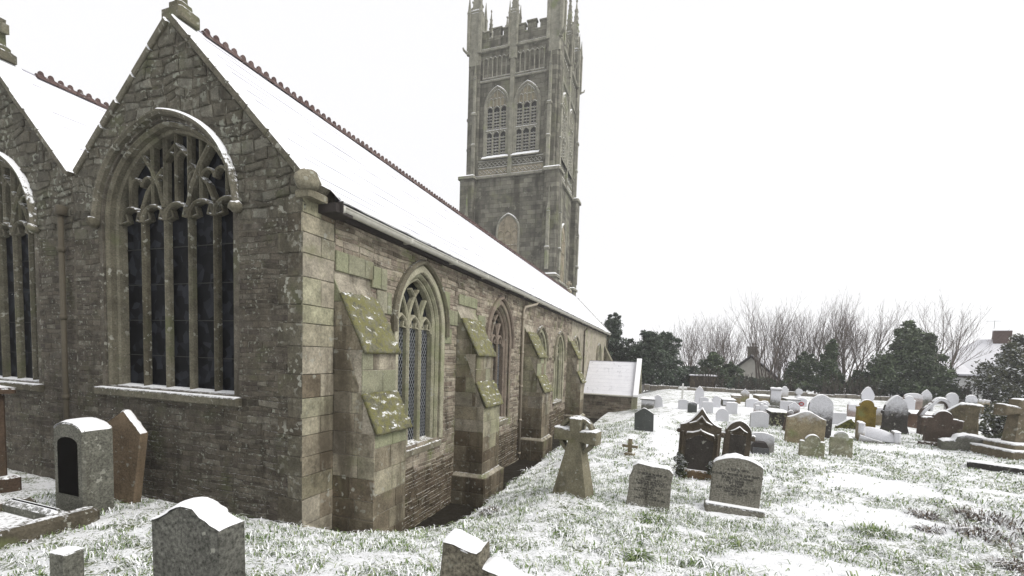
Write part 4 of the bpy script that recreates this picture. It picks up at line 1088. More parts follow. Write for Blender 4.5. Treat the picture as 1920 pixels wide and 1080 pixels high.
def letters(rows,parent,mat,Tf,seed,cell=None):
    """worn inscription: rows of (centre u, v, height, words) cut as short strokes; unreadable, like the photograph"""
    rr=random.Random(seed); m=MB()
    for (uc,v,h,words) in rows:
        cw=h*.72; tot=sum(words)*cw+(len(words)-1)*cw*.9; u=uc-tot/2
        for wd in words:
            for k in range(wd):
                t=h*.17
                for st in rr.sample([(0,0,t,h),(cw*.55,0,cw*.55+t,h),(0,h-t,cw*.7,h),(0,0,cw*.7,t),(0,h*.42,cw*.65,h*.42+t)],3):
                    m.add([FG(u+st[0],v+st[1],Tf),FG(u+st[2],v+st[1],Tf),FG(u+st[2],v+st[3],Tf),FG(u+st[0],v+st[3],Tf)],[(0,1,2,3)],.5)
                u+=cw
            u+=cw*.9
    return m.build('inscription',mat,parent,kind='stuff')
M['ink']=plain('worn_black_lettering',(.018,.018,.018),.7)
def grave(label,kind,x,y,W,H,mat,T=.11,yaw=0,side=0,back=0,snow=.035,base=None,name='headstone',cat='gravestone',chamf=.012,group=None,z=None):
    zz=ground_z(x,y) if z is None else z
    E=empty(name,(x,y,zz),math.radians(yaw),label,cat,group,rx=math.radians(back),ry=math.radians(side))
    pts,i0,i1=outline(kind,W,H)
    m=MB(); p=pts[::-1]
    m.ext(p,FG,-T/2,T/2,chamf,back=True); m.build('slab',mat,E)
    if snow: snow_cap(pts,i0,i1,T,snow,E)
    if base:
        bw,bh,bd=base; m=MB(); m.bbox(-bw/2,bw/2,-bd/2,bd/2,-.15,bh,.03); m.build('plinth',mat,E)
        m=MB(); m.bbox(-bw/2-.005,bw/2+.005,-bd/2-.005,-T/2-.004,bh-.004,bh+.022,.018); m.build('snow',M['snow'],E)
    return E
def inner_panel(E,kind,W,H,u,v,T,mat,rim=True,d=.012):
    pts,_,_=outline(kind,W,H); pts=[(a+u,max(b,0)+v) for a,b in pts]
    m=MB(); m.ext(pts[::-1],FG,T/2-.002,T/2+d,.006); return m.build('panel',mat,E)
def moulding(E,path,T,b,d,mat,name='moulding',snow=True):
    m=MB(); m.bar(path,FG,b,T/2-.01,T/2+d,.01); o=m.build(name,mat,E)
    if snow:
        m=MB(); vs_=[];fc=[]
        for k,(u,v) in enumerate(path):
            f=1 if 0<k<len(path)-1 else .3
            vs_+=[FG(u,v+b*.48,T/2),FG(u,v+b*.5+.022*f,T/2+d*.4),FG(u,v+b*.40,T/2+d*1.15)]
        for k in range(len(path)-1): c=k*3; fc+=[(c,c+1,c+4,c+3),(c+1,c+2,c+5,c+4)]
        m.add(vs_,fc,.5); m.build('snow_on_moulding',M['snow'],E,True)
    return o

# --- ringed cross
E=empty('ringed_cross',(3.42,2.99,ground_z(3.42,2.99)),math.radians(-14),'weathered stone ringed cross with a broad tapering shaft on the grass beside the church wall','cross',ry=math.radians(1.5))
T=.24; mt=gm('cross',[(.175,.160,.112),(.15,.138,.098)],None,var=.4,algae=.25,algae_col=(.15,.15,.06),stain=.4,lichen=.35,snow=.7)
m=MB(); z0,z1=-.15,1.0
m.add([(-.37,-.20,z0),(.37,-.20,z0),(.37,.20,z0),(-.37,.20,z0),(-.12,-T/2,z1),(.12,-T/2,z1),(.12,T/2,z1),(-.12,T/2,z1)],[(0,1,5,4),(1,2,6,5),(2,3,7,6),(3,0,4,7)],.5); m.build('shaft',mt,E)
zc=1.10; a=.105; R=.42; top=1.42
out=[(-a,.95),(a,.95),(a,zc-.10),(R,zc-.12),(R,zc+.12),(a,zc+.10),(a*1.2,top),(-a*1.2,top),(-a,zc+.10),(-R,zc+.12),(-R,zc-.12),(-a,zc-.10)]
m=MB(); m.ext(out,FG,-T/2,T/2,.015,back=True); m.build('cross_head',mt,E)
m=MB(); m.bar([(.325*math.cos(t),zc+.325*math.sin(t)) for t in np.linspace(0,2*math.pi,33)[:-1]],FG,.07,-T*.30,T*.30,.012,closed=True)
m.bar([(.325*math.cos(t),zc+.325*math.sin(t)) for t in np.linspace(2*math.pi,0,33)[1:]],lambda u,v,w:FG(u,v,-w),.07,-.01,T*.30,.012,closed=True); m.build('ring',mt,E)
snow_cap([(-a*1.1,top),(a*1.1,top)],0,1,T,.035,E); snow_cap([(a+.01,zc+.11),(R,zc+.125)],0,1,T,.03,E); snow_cap([(-R,zc+.125),(-a-.01,zc+.11)],0,1,T,.03,E)
# --- small low cross
E=empty('low_cross',(4.12,6.97,ground_z(4.12,6.97)),math.radians(-8),'small low brown cross standing on the snowy lawn behind the ringed cross','cross')
m=MB(); m.ext([(-.05,-.05),(.05,-.05),(.05,.20),(.20,.20),(.20,.28),(.05,.28),(.05,.44),(-.05,.44),(-.05,.28),(-.20,.28),(-.20,.20),(-.05,.20)],FG,-.04,.04,.008,back=True); m.build('cross_head',tan(),E)
m=MB(); m.bbox(-.13,.13,-.09,.09,-.08,.07,.02); m.build('base',tan(),E)
snow_cap([(-.05,.44),(.05,.44)],0,1,.08,.02,E); snow_cap([(-.20,.28),(-.055,.28)],0,1,.08,.015,E); snow_cap([(.055,.28),(.20,.28)],0,1,.08,.015,E)

# --- lettered stones in the middle ground
gl_=gm('lettered',[(.155,.150,.125),(.175,.165,.14)],None,var=.25,speck=.6,algae=.1,stain=.3,lichen=.15,snow=.5)
E=grave('rough-edged granite headstone with black lettering leaning in the grass right of the ringed cross','rough',4.73,2.94,.74,.74,gl_,T=.15,yaw=3,side=4,back=-4,snow=.055,name='headstone')
letters([(0.02,.56,.036,[2,6,6,2]),(0,.515,.034,[7]),(.03,.47,.032,[7,4,2]),(.0,.425,.034,[1,7,9]),(.02,.385,.034,[4,3,5,4]),(0,.345,.032,[4,3]),(0,.300,.034,[2,3,4,3]),(0,.255,.034,[4,3,2,3,4]),(0,.215,.030,[7]),(0,.175,.03,[4,2,6]),(.03,.135,.03,[6,3,6,2,3])],E,M['ink'],.15/2+.0025,5)
E=grave('upright granite headstone with curved top, black lettering and a snowy plinth','lowseg',6.15,3.42,.78,.93,gl_,T=.13,yaw=0,side=2.5,back=-3,snow=.06,base=(.92,.10,.36))
letters([(0,.70,.036,[1,6,4]),(0,.665,.026,[2]),(0,.61,.040,[8,8,3,6]),(0,.555,.036,[7,2,8]),(0,.505,.036,[4,7,2]),(0,.46,.038,[3,5]),(0,.415,.036,[7]),(0,.365,.036,[4,6,5,2,4]),(0,.32,.034,[4,3,6]),(0,.275,.032,[5,3])],E,M['ink'],.13/2+.0025,9)
# --- big ogee brown stone
E=grave('tall dark brown gothic headstone with ogee top, carved hood and shrubs at its foot','ogee',5.68,5.55,.84,1.52,brown(),T=.18,yaw=0,side=1.5,back=-2,snow=.05)
dp=gm('darkpanel',[(.046,.041,.036)],None,var=.4,stain=.3,lichen=.05)
inner_panel(E,'softogee',.56,.78,0,.14,.18,dp,d=.008)
moulding(E,[(-.29,.90),(-.27,.945),(-.15,.955),(-.03,1.0),(0,1.03),(.03,1.0),(.15,.955),(.27,.92),(.29,.87)],.18,.045,.05,brown())
moulding(E,[(-.24,1.15),(-.10,1.20),(0,1.32),(.10,1.20),(.22,1.15)],.18,.05,.045,brown())
for sg in(-1,1):
    m=MB(); m.bar([(sg*.36,.05),(sg*.36,.98)],FG,.05,.07,.125,.02); m.build('colonnette',brown(),E); m=MB(); m.blob((sg*.43,0,.98),(.06,.08,.06)); m.build('side_knob',brown(),E,True)
m=MB(); m.bbox(-.43,.30,-.20,.12,-.15,.15,.03); m.build('plinth',gm('redstone',[(.12,.085,.05)],None,var=.4,algae=.2,stain=.2,lichen=.2),E)
# --- arched brown stone
E=grave('dark brown arched headstone with side knobs behind the curved lettered stone','lowgothic',6.66,7.25,.60,1.08,brown(),T=.16,yaw=2,side=3,snow=.04)
inner_panel(E,'flat',.36,.62,0,.1,.16,dp,d=.006)
moulding(E,[(-.19,.79),(-.10,.83),(0,.91),(.10,.83),(.19,.79)],.16,.04,.04,brown())
for sg in(-1,1):
    m=MB(); m.bbox(sg*.33-.06,sg*.33+.06,-.07,.07,.60,.74,.03); m.build('side_knob',brown(),E)
    snow_cap([(sg*.33-.06,.74),(sg*.33+.06,.74)],0,1,.14,.02,E)
# --- grey rounded stone with slatted black memorial box
E=grave('low grey rounded headstone with a black slatted memorial box before it','seg',7.55,9.1,.68,.55,grey(.35),T=.10,snow=.02)
m=MB(); m.ext([(-.27,-.05),(.15,-.05),(.15,.18),(.06,.33),(-.18,.33),(-.27,.18)],FG,.16,.42,.01,back=True); m.build('memorial_box',M['dark_timber'],E)
m=MB()
for k in range(6): m.bar([(-.26,.02+k*.03),(.14,.02+k*.03)],FG,.010,.41,.432,.003)
m.build('slat',M['lead'],E,kind='stuff')

# --- the other headstones: (label, outline, x, y, width, height, material, options)
HS=[
('plain dark slate headstone with a low gabled top near the porch','gable',4.27,11.23,.65,.82,slate(),dict(T=.07,side=-1.5,snow=.015,yaw=2)),
('broad tan headstone with shallow ogee top and pale lichen spots','softogee',9.19,11.4,1.07,1.06,tan(.12),dict(T=.14,side=2,snow=.03)),
('tall black headstone with snow-frosted pointed round top behind the broad tan one','lowgothic',10.08,13.2,.74,1.53,dark(.42),dict(T=.12,side=1,snow=.03)),
('small mottled headstone with round head and square shoulders in front of the broad tan one','shoulder',8.80,9.12,.59,.62,mottled(),dict(T=.12,snow=.025,side=1)),
('small mottled round-topped headstone right of the shouldered one','shoulder',9.68,9.75,.53,.72,mottled(.10),dict(T=.11,snow=.02,side=-1,yaw=-5)),
('yellow lichened headstone with round head and scrolled shoulders','ears',12.56,16.4,.68,1.20,yellow(),dict(T=.14,snow=.03)),
('white snow-plastered bulb-topped headstone behind the yellow one','bulb',15.4,24.37,.60,1.45,grey(.75),dict(T=.16,snow=.03)),
('big dark pointed-arch headstone with snowy head and side knobs','gothic',13.34,15.96,.76,1.47,dark(.36),dict(T=.16,snow=.03)),
('wide dark brown headstone with round head standing before the snowy loop','shoulder',13.64,13.62,.80,1.17,purple(),dict(T=.16,side=3,snow=.03,yaw=-6)),
('pointed grey headstone by the yew at the back','gothic',20.87,30.9,.58,1.22,granite(.42),dict(T=.14,snow=.03)),
('wide pinkish round-topped headstone beside the pointed one at the back','seg',19.6,29.5,.95,1.02,pink(.3),dict(T=.14,snow=.03)),
('all white snow-plastered headstone with shouldered top','ears',17.78,25.64,.60,.98,grey(1.2),dict(T=.12,snow=.04)),
('white snow-covered round headstone behind the bramble bush','round',22.2,30.95,.66,1.06,grey(1.2),dict(T=.14,snow=.04)),
('dark round headstone with snowy rim at the foot of the big shrub','round',22.73,30.1,.60,1.02,slate(.38),dict(T=.12,snow=.04)),
('plain tan oblong headstone beside the dark round one','flat',23.55,30.5,.56,.74,tan(.15),dict(T=.12,snow=.02)),
('low white half-round headstone in front of the dark round one','seg',21.47,27.3,.70,.62,grey(1.0),dict(T=.12,snow=.04)),
('square white snow-plastered headstone left of the black-sided tomb','lowseg',8.47,14.6,.64,.67,grey(1.2),dict(T=.14,snow=.02)),
('white snow-plastered headstone with sloping shoulders behind the arched brown stone','lowgothic',7.33,16.24,.51,.57,grey(1.2),dict(T=.12,snow=.02,side=-2)),
('white oblong headstone right behind the ogee top','flat',6.97,19.2,.52,.58,grey(1.1),dict(T=.12,snow=.02,side=-2)),
('white square headstone with dark edges beside the small lobed one','flat',8.09,19.56,.53,.56,grey(1.1),dict(T=.14,snow=.04)),
('tall white pointed headstone standing left of the small lobed one','gothic',6.82,23.4,.50,1.06,grey(1.2),dict(T=.14,snow=.04)),
('lavender-white headstone in front of the tall white pointed one','seg',6.90,20.9,.46,.66,grey(1.0),dict(T=.12,snow=.02)),
('small white lobed headstone behind the square white ones','ears',7.63,22.2,.48,.66,grey(1.3),dict(T=.12,snow=.04)),
('low lavender-white headstone left of the dark low one','lowseg',5.85,20.4,.52,.53,grey(.95),dict(T=.14,snow=.02)),
('low dark grey headstone with a curved top behind the ogee stone','seg',6.25,19.3,.44,.53,slate(.1),dict(T=.14,snow=.02)),
('leaning white snow-plastered headstone beside the chest tomb near the porch','lowgothic',4.60,21.0,.45,.70,grey(1.2),dict(T=.14,side=-7,snow=.03)),
('tan ogee-topped headstone with snowy shoulders near the cottage hedge','ogee',9.88,27.7,.52,.90,tan(.38),dict(T=.14,snow=.04)),
('low snowy half-round headstone on a kerb below the tan chest tomb','seg',9.73,24.0,.70,.50,grey(.95),dict(T=.20,snow=.05)),
('pinkish headstone behind the small white cross','lowseg',9.44,19.9,.60,.64,pink(.6),dict(T=.12,snow=.03)),
('tan headstone with round head peeping behind the tall grey pillar','ears',12.35,28.6,.46,1.12,tan(.45),dict(T=.14,snow=.03)),
('wide pale headstone at the foot of the tall grey pillar','flat',10.92,21.5,.62,.64,grey(.95),dict(T=.14,snow=.02)),
('small purple-grey gabled headstone behind the broad tan one','peak',11.10,20.8,.50,.66,purple(.5),dict(T=.14,snow=.03)),
('low rounded snowy headstone with a red wreath','seg',12.91,27.0,.66,.54,grey(.9),dict(T=.14,snow=.04)),
('small white square headstone behind the dark leaning fragment','flat',12.02,17.6,.55,.49,grey(.85),dict(T=.14,snow=.03)),
('plain pinkish square headstone heaped with snow left of the yellow one','flat',13.99,21.9,.52,.62,pink(.35),dict(T=.18,snow=.20)),
('plain tan slab standing between the yellow and the dark pointed headstones','flat',13.83,18.5,.46,.76,tan(.25),dict(T=.12,snow=.03)),
('narrow dark leaning post stone at the left edge of the broad tan headstone','peak',9.30,14.3,.20,.84,purple(.1),dict(T=.14,side=12,snow=.03)),
('low pale snow-edged stone left of the tall grey pillar','lowseg',10.4,24.2,.42,.42,grey(.9),dict(T=.12,snow=.04)),
]
for (lab,kd,x,y,W,H,mt,op) in HS: E=grave(lab,kd,x,y,W,H,mt,**op)
by={o['label']:o for o in bpy.data.objects if o.parent is None and 'label' in o}
E=by['low rounded snowy headstone with a red wreath']; m=MB(); m.tube([(.12*math.cos(t)+.02,-.13,.17+.10*math.sin(t)) for t in np.linspace(0,2*math.pi,13)],.035,6); m.build('wreath',plain('red_flowers',(.30,.05,.05),.7,var=.5,sc=60),E)
E=by['big dark pointed-arch headstone with snowy head and side knobs']
for sg in(-1,1): m=MB(); m.blob((sg*.40,0,.80),(.07,.09,.07)); m.build('side_knob',dark(),E,True); m=MB(); m.ext([(sg*.38-.10*(sg<0),-.1),(sg*.38+.10*(sg>0)+.001,-.1),(sg*.38+.0005,.28)],FG,-.08,.08,.0,back=True); m.build('foot_scroll',dark(),E)
E=by['wide dark brown headstone with round head standing before the snowy loop']
for sg in(-1,1):
    m=MB(); m.bbox(sg*.44-.09,sg*.44+.09,-.08,.08,.62,.90,.03); m.build('shoulder',purple(),E); snow_cap([(sg*.44-.09,.90),(sg*.44+.09,.90)],0,1,.16,.03,E)
m=MB(); m.bbox(-.50,.42,-.16,.14,-.1,.10,.04); m.build('plinth',purple(),E)

# --- crosses further back
def small_cross(label,x,y,H,mat,arm=.24,th=.07,ped=None,snowy=True,yaw=0):
    E=empty('grave_cross',(x,y,ground_z(x,y)),math.radians(yaw),label,'cross'); zc=H*.72; b=ped or -.1
    m=MB(); m.ext([(-th,b),(th,b),(th,zc-th),(arm,zc-th),(arm,zc+th),(th,zc+th),(th,H),(-th,H),(-th,zc+th),(-arm,zc+th),(-arm,zc-th),(-th,zc-th)],FG,-th*.8,th*.8,.008,back=True); m.build('cross_head',mat,E)
    if snowy:
        for a,c,zz in((-th,th,H),(-arm,-th,zc+th),(th,arm,zc+th)): snow_cap([(a,zz),(c,zz)],0,1,th*1.6,.03,E)
    if ped: m=MB(); m.bbox(-.2,.2,-.15,.15,-.1,ped,.03); m.build('pedestal',mat,E)
    return E
small_cross('slim pale cross against the dark evergreen bush',5.97,26.2,1.02,gm('white',[(.55,.55,.53)],None,var=.1,stain=0,lichen=0),.27,.055,yaw=5)
small_cross('small snow-covered white cross in front of the pinkish headstone',9.36,19.2,.60,grey(1.3),.27,.07)
E=empty('statue_stone',(13.34,29.3,ground_z(13.34,29.3)),0,'snowy round-headed memorial on sloping shoulders behind the wreath stone','memorial')
m=MB(); m.lathe([(.32,-.1),(.32,.30),(.24,.42),(.12,.50),(.10,.58)],0,0,10); m.build('pedestal',grey(.9),E)
m=MB(); m.ext([(.22*math.cos(t),.76+.22*math.sin(t)) for t in np.linspace(0,2*math.pi,17)[:-1]],FG,-.08,.08,.02,back=True); m.build('disc',grey(.9),E)

# --- pillar, chests, ledgers
E=empty('grave_pillar',(11.17,25.3,ground_z(11.17,25.3)),math.radians(-6),'tall square grey pillar monument with a moulded snowy cap','monument')
m=MB(); m.bbox(-.27,.27,-.20,.20,-.1,1.06,.02); m.build('shaft',granite(.55),E); m=MB(); m.bbox(-.31,.31,-.24,.24,1.06,1.17,.03); m.build('cap',granite(.8),E); snow_cap([(-.31,1.17),(.31,1.17)],0,1,.48,.05,E)
m=MB(); m.bbox(-.36,.36,-.3,.3,-.1,.12,.03); m.build('plinth',granite(),E)
def chest(label,x,y,W,D,H,mat,yaw=0,name='chest_tomb',cap=.06):
    E=empty(name,(x,y,ground_z(x,y)),math.radians(yaw),label,'tomb')
    m=MB(); m.bbox(-W/2,W/2,-D/2,D/2,-.1,H-cap,.015); m.build('chest',mat,E)
    m=MB(); m.bbox(-W/2-.06,W/2+.06,-D/2-.06,D/2+.06,H-cap,H,.02); m.build('lid',mat,E)
    m=MB(); n=8; vs_=[];fc=[]
    for i in range(n+1):
        for j in range(n+1):
            u=i/n*2-1; v=j/n*2-1; h=.05*(max(0,1-abs(u)**5)*max(0,1-abs(v)**5))**.5
            vs_.append((u*(W/2+.065),v*(D/2+.065),H-.006+h*(1+.3*mnoise.noise(Vector((u*3+x,v*3,y))))))
    for i in range(n):
        for j in range(n): c=i*(n+1)+j; fc.append((c,c+n+1,c+n+2,c+1))
    m.add(vs_,fc,.5); m.build('snow_cap',M['snow'],E,True)
    return E
chest('red-brown brick box tomb with a snowy lid right of the dark pointed headstone',15.5,19.6,.90,1.7,.62,brick_(),-8)
chest('pale chest tomb under snow beside the porch',4.0,21.3,.66,1.2,.60,granite(.4),0)
chest('small tan box tomb next to the ogee-topped headstone by the hedge',9.2,26.6,.46,.9,.50,tan(.1),0)
chest('tan chest tomb with a snowy lid left of the tall grey pillar',11.1,28.8,.78,1.5,.44,tan(.1),4)
chest('flat grey chest tomb with a snowy lid right of the tall grey pillar',12.5,27.6,.64,1.4,.44,granite(.4),0)
chest('low dark lichen-spotted box tomb left of the broad tan headstone',9.42,16.2,.60,1.1,.58,gm('blackbox',[(.045,.04,.036)],None,var=.3,stain=.2,lichen=.9,lichen_col=(.35,.36,.22)),0)
chest('low grey chest tomb behind the small white lobed headstone',8.4,23.8,.62,1.3,.42,granite(.6),0)
# coped low tomb
E=empty('coped_tomb',(11.86,13.45,ground_z(11.86,13.45)),math.radians(-10),'long low coped tomb under snow with upright end blocks','tomb')
m=MB(); n=12; vs_=[];fc=[]
for i in range(n+1):
    u=-.38+.80*i/n; h=.46+.05*math.sin(math.pi*(1-i/n)*.9)-.14*(i/n)**1.5
    for (y_,z_) in((-.26,.05),(-.25,h*.62),(-.13,h*.95),(0,h),(.13,h*.95),(.25,h*.62),(.26,.05)): vs_.append((u,y_,z_))
for i in range(n):
    for k in range(6): c=i*7+k; fc.append((c,c+7,c+8,c+1))
fc+=[tuple(range(6,-1,-1)),tuple(n*7+k for k in range(7))]; m.add([(a,b,c) for a,b,c in vs_],[f_[::-1] for f_ in fc],.5); m.build('coped_top',grey(1.2),E,True)
m=MB(); m.bbox(-.55,-.36,-.30,.30,-.1,.62,.05); m.build('end_block',tan(.55),E); m=MB(); m.bbox(.42,.60,-.28,.28,-.1,.40,.04); m.build('end_block',grey(.7),E)
snow_cap([(-.55,.62),(-.36,.62)],0,1,.60,.05,E); snow_cap([(.42,.40),(.60,.40)],0,1,.56,.05,E)
m=MB(); m.ext([(-.55,-.1),(.25,-.1),(.10,.06),(-.15,.12),(-.52,.24)],FG,.34,.44,.02,back=True); m.build('kerb',grey(.5),E)
# leaning dark fragment
E=empty('fallen_headstone',(11.8,16.1,ground_z(11.8,16.1)),math.radians(-5),'dark mossy headstone fragment lying tilted beside the yellow headstone','gravestone')
m=MB(); m.ext([(-.34,-.05),(.34,-.05),(.36,.20),(.20,.36),(.16,.44),(.06,.38),(-.30,.10)],FG,-.10,.12,.02,back=True); m.build('slab',gm('mossdark',[(.05,.05,.02)],None,var=.4,moss=.55,stain=.3,lichen=0),E); snow_cap([(-.30,.10),(.06,.38),(.16,.44),(.20,.36)],0,3,.22,.03,E)
# snowy loop behind the wide dark brown stone
E=empty('arched_memorial',(14.9,16.6,ground_z(14.9,16.6)),math.radians(5),'snow-topped looped stone arch rising behind the wide dark brown headstone','memorial')
m=MB(); m.bar([(.30*math.cos(t)+.08,.98+.40*math.sin(t)) for t in np.linspace(math.pi*1.05,-.15,15)],FG,.10,-.10,.10,.03); m.bar([(-.55,.70),(-.42,.95),(-.20,1.18),(.0,1.40)],FG,.12,-.12,.12,.03); m.build('arch',purple(.9),E)
m=MB(); m.bbox(-.55,.50,-.15,.15,-.1,.72,.04); m.build('base',purple(.2),E)
snow_cap([(.33*math.cos(t)+.08,1.0+.44*math.sin(t)) for t in np.linspace(math.pi*.95,.2,15)],0,14,.2,.05,E); snow_cap([(-.55,.76),(-.42,1.01),(-.20,1.24),(.0,1.46)],0,3,.24,.05,E,minslope=.1)
# --- right edge: cross on steps, coffin tomb, kerb stone
gx0,gy0=14.9,12.3
E=empty('stepped_cross',(gx0,gy0,ground_z(gx0,gy0)),math.radians(16),'massive stone cross on snowy steps at the right edge of the churchyard','cross')
mt=gm('bigcross',[(.15,.13,.085),(.12,.10,.07)],None,var=.45,algae=.2,stain=.35,lichen=.45,snow=.75)
for k,(w,z0,z1) in enumerate(((.78,-.1,.26),(.58,.26,.44))):
    m=MB(); m.bbox(-w,w,-w*.8,w*.8,z0,z1,.03); m.build('step',mt,E)
    m=MB(); m.bbox(-w-.004,w+.004,-w*.8-.004,w*.8+.004,z1-.003,z1+.03,.02); m.build('snow',M['snow'],E)
m=MB(); m.add([(-.30,-.2,.44),(.30,-.2,.44),(.30,.2,.44),(-.30,.2,.44),(-.22,-.16,1.25),(.22,-.16,1.25),(.22,.16,1.25),(-.22,.16,1.25)],[(0,1,5,4),(1,2,6,5),(2,3,7,6),(3,0,4,7)],.5); m.build('shaft',mt,E)
m=MB(); m.ext([(-.2,1.22),(.2,1.22),(.2,1.30),(.62,1.24),(.62,1.56),(.2,1.50),(.22,1.72),(-.22,1.72),(-.2,1.50),(-.62,1.56),(-.62,1.24),(-.2,1.30)],FG,-.17,.17,.03,back=True); m.build('cross_head',mt,E)
snow_cap([(-.62,1.56),(-.2,1.50)],0,1,.34,.04,E); snow_cap([(.2,1.50),(.62,1.56)],0,1,.34,.04,E); snow_cap([(-.22,1.72),(.22,1.72)],0,1,.34,.04,E)
E=empty('buttress_cross',(14.55,14.3,ground_z(14.55,14.3)),math.radians(-20),'second weathered cross with sloping shoulder behind the coffin-shaped tomb','cross')
m=MB(); m.ext([(-.62,-.1),(.42,-.1),(.36,1.1),(.46,1.12),(.46,1.36),(.1,1.40),(-.1,1.38),(-.22,1.28),(-.52,1.02),(-.55,.9)],FG,-.16,.16,.03,back=True); m.build('slab',mt,E); snow_cap([(-.52,1.02),(-.22,1.28),(-.1,1.38),(.1,1.40),(.46,1.36)],0,4,.32,.05,E)
E=empty('coffin_tomb',(13.95,13.0,ground_z(13.95,13.0)),math.radians(-14),'coffin-shaped stone tomb with snowy ridge beside the stepped cross','tomb')
m=MB(); m.ext([(-.52,-.1),(.62,-.1),(.62,.34),(.50,.44),(.05,.52),(-.18,.44),(-.22,.32),(-.52,.26)],FG,-.28,.28,.04,back=True); m.build('body',granite(.1),E); snow_cap([(-.52,.26),(-.22,.32),(-.18,.44),(.05,.52),(.50,.44),(.62,.34)],0,5,.56,.05,E,minslope=.25)
E=empty('kerb_stone',(13.1,9.9,ground_z(13.1,9.9)),math.radians(-28),'dark fallen kerb stone half buried in snow at the right edge','kerb')
m=MB(); m.bbox(-.50,.55,-.12,.12,-.05,.15,.03); m.build('block',dark(),E); snow_cap([(-.5,.15),(.55,.15)],0,1,.26,.05,E)
# --- left side: granite stone with plaque on its kerbed plot
E=grave('thick granite headstone with an arched black plaque against the east wall','seg',-3.13,-1.0,.70,1.36,granite(),T=.36,snow=.035,chamf=.03)
m=MB(); p,_,_=outline('seg',.46,.84); m.ext([(u,max(v,0)+.30) for u,v in p][::-1],FG,.178,.190,.006); m.build('plaque',plain('black_plaque',(.006,.0055,.005),.7,.0),E)
E=grave('brown pointed sandstone headstone leaning behind the granite plaque stone','peak',-3.42,-.42,.74,1.52,gm('sandstone',[(.165,.125,.082),(.14,.105,.07)],None,var=.35,algae=.1,stain=.25,lichen=.2,snow=.5),T=.12,side=8,yaw=10,snow=.02)
E=empty('kerbed_grave',(-3.1,-2.0,ground_z(-3.1,-2.0)),0,'grave plot edged with mossy granite kerbs below the plaque stone','grave')
kb=gm('kerb',[(.062,.055,.040),(.085,.074,.054)],None,var=.45,algae=.2,stain=.35,lichen=.3,snow=.42,snow_lo=.55)
m=MB(); m.bbox(.42,.66,-2.6,.85,-.25,.20,.05); m.build('kerb',kb,E)
m=MB(); m.bbox(-.80,.415,.42,.60,-.2,.22,.06); m.build('kerb',granite(.0),E)
m=MB(); m.bbox(-.95,-.75,-2.6,.80,-.2,.16,.05); m.build('kerb',kb,E)
m=MB(); m.box(-.76,.43,-2.6,.42,-.2,.06); m.build('gravel_bed',gm('bed',[(.26,.24,.24)],None,var=.4,speck=.6,snow=.62,snow_lo=.55),E)
E=grave('grey granite headstone with curved shoulders in the left foreground','softogee',2.12,-3.02,.60,1.00,gm('fore',[(.095,.095,.083),(.11,.108,.095)],None,var=.35,speck=.75,algae=.06,stain=.25,lichen=.2,snow=.3),T=.17,yaw=3,side=-1,snow=.028,chamf=.02)
E=empty('grave_post',(-.20,-2.6,ground_z(-.2,-2.6)),math.radians(5),'short square granite post in the lower left corner','post')
m=MB(); m.bbox(-.10,.10,-.08,.08,-.1,.42,.015); m.build('post',granite(),E); snow_cap([(-.10,.42),(.10,.42)],0,1,.16,.015,E)
E=grave('broken lettered granite stone poking up at the bottom edge','broken',4.03,-2.35,.98,.62,gm('fore2',[(.12,.11,.085),(.15,.135,.105)],None,var=.5,speck=.7,algae=.25,stain=.35,lichen=.4,snow=.4),T=.16,yaw=4,side=5,snow=.05,chamf=.02)
letters([(.12,.41,.05,[2,4,3]),(.08,.34,.05,[4,6])],E,M['ink'],.083,21)
E=empty('tall_cross_shaft',(-5.55,-1.1,ground_z(-5.55,-1.1)),math.radians(0),'tall brown stone cross shaft cut off by the left edge of the picture','cross')
rs_=gm('redshaft',[(.075,.052,.036),(.06,.042,.03)],None,var=.35,stain=.3,lichen=.2,snow=.7)
m=MB(); m.bbox(-.28,.24,-.18,.18,-.1,1.62,.03); m.build('shaft',rs_,E); m=MB(); m.bbox(-.40,.38,-.26,.26,1.62,1.72,.03); m.build('collar',rs_,E); snow_cap([(-.40,1.72),(.38,1.72)],0,1,.5,.03,E)
m=MB(); m.bbox(-.20,.16,-.14,.14,1.72,2.5,.03); m.build('cross_head',rs_,E); m=MB(); m.bbox(-.40,.36,-.3,.3,-.1,.25,.04); m.build('plinth',rs_,E)

# ------------------------------------------------------------------ trees, shrubs and houses beyond the graves
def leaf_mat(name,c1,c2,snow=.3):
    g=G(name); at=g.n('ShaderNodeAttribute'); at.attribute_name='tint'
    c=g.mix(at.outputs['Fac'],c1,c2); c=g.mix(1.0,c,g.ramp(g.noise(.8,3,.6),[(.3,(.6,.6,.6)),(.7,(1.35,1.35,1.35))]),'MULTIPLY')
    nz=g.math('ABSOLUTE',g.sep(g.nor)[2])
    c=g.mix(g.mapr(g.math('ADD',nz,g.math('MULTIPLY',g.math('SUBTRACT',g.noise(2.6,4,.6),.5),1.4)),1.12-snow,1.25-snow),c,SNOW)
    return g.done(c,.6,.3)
M['leaf_dark']=leaf_mat('leaf_dark',(.026,.040,.028),(.085,.112,.076),.18)
M['leaf_yew']=leaf_mat('leaf_yew',(.026,.040,.022),(.090,.118,.062),.20)
M['leaf_shrub']=leaf_mat('leaf_shrub',(.030,.038,.020),(.085,.090,.050),.42)
M['leaf_holly']=leaf_mat('leaf_holly',(.026,.044,.022),(.080,.110,.054),.18)
M['bark']=stone('bark',[(.10,.082,.068),(.13,.108,.09)],var=.35,algae=.15,stain=.2,lichen=.2,snow=.35)
M['twig']=plain('twig_bark',(.125,.103,.090),.8,var=.25)
M['bramble']=plain('bramble_stem',(.05,.04,.032),.8,var=.4)
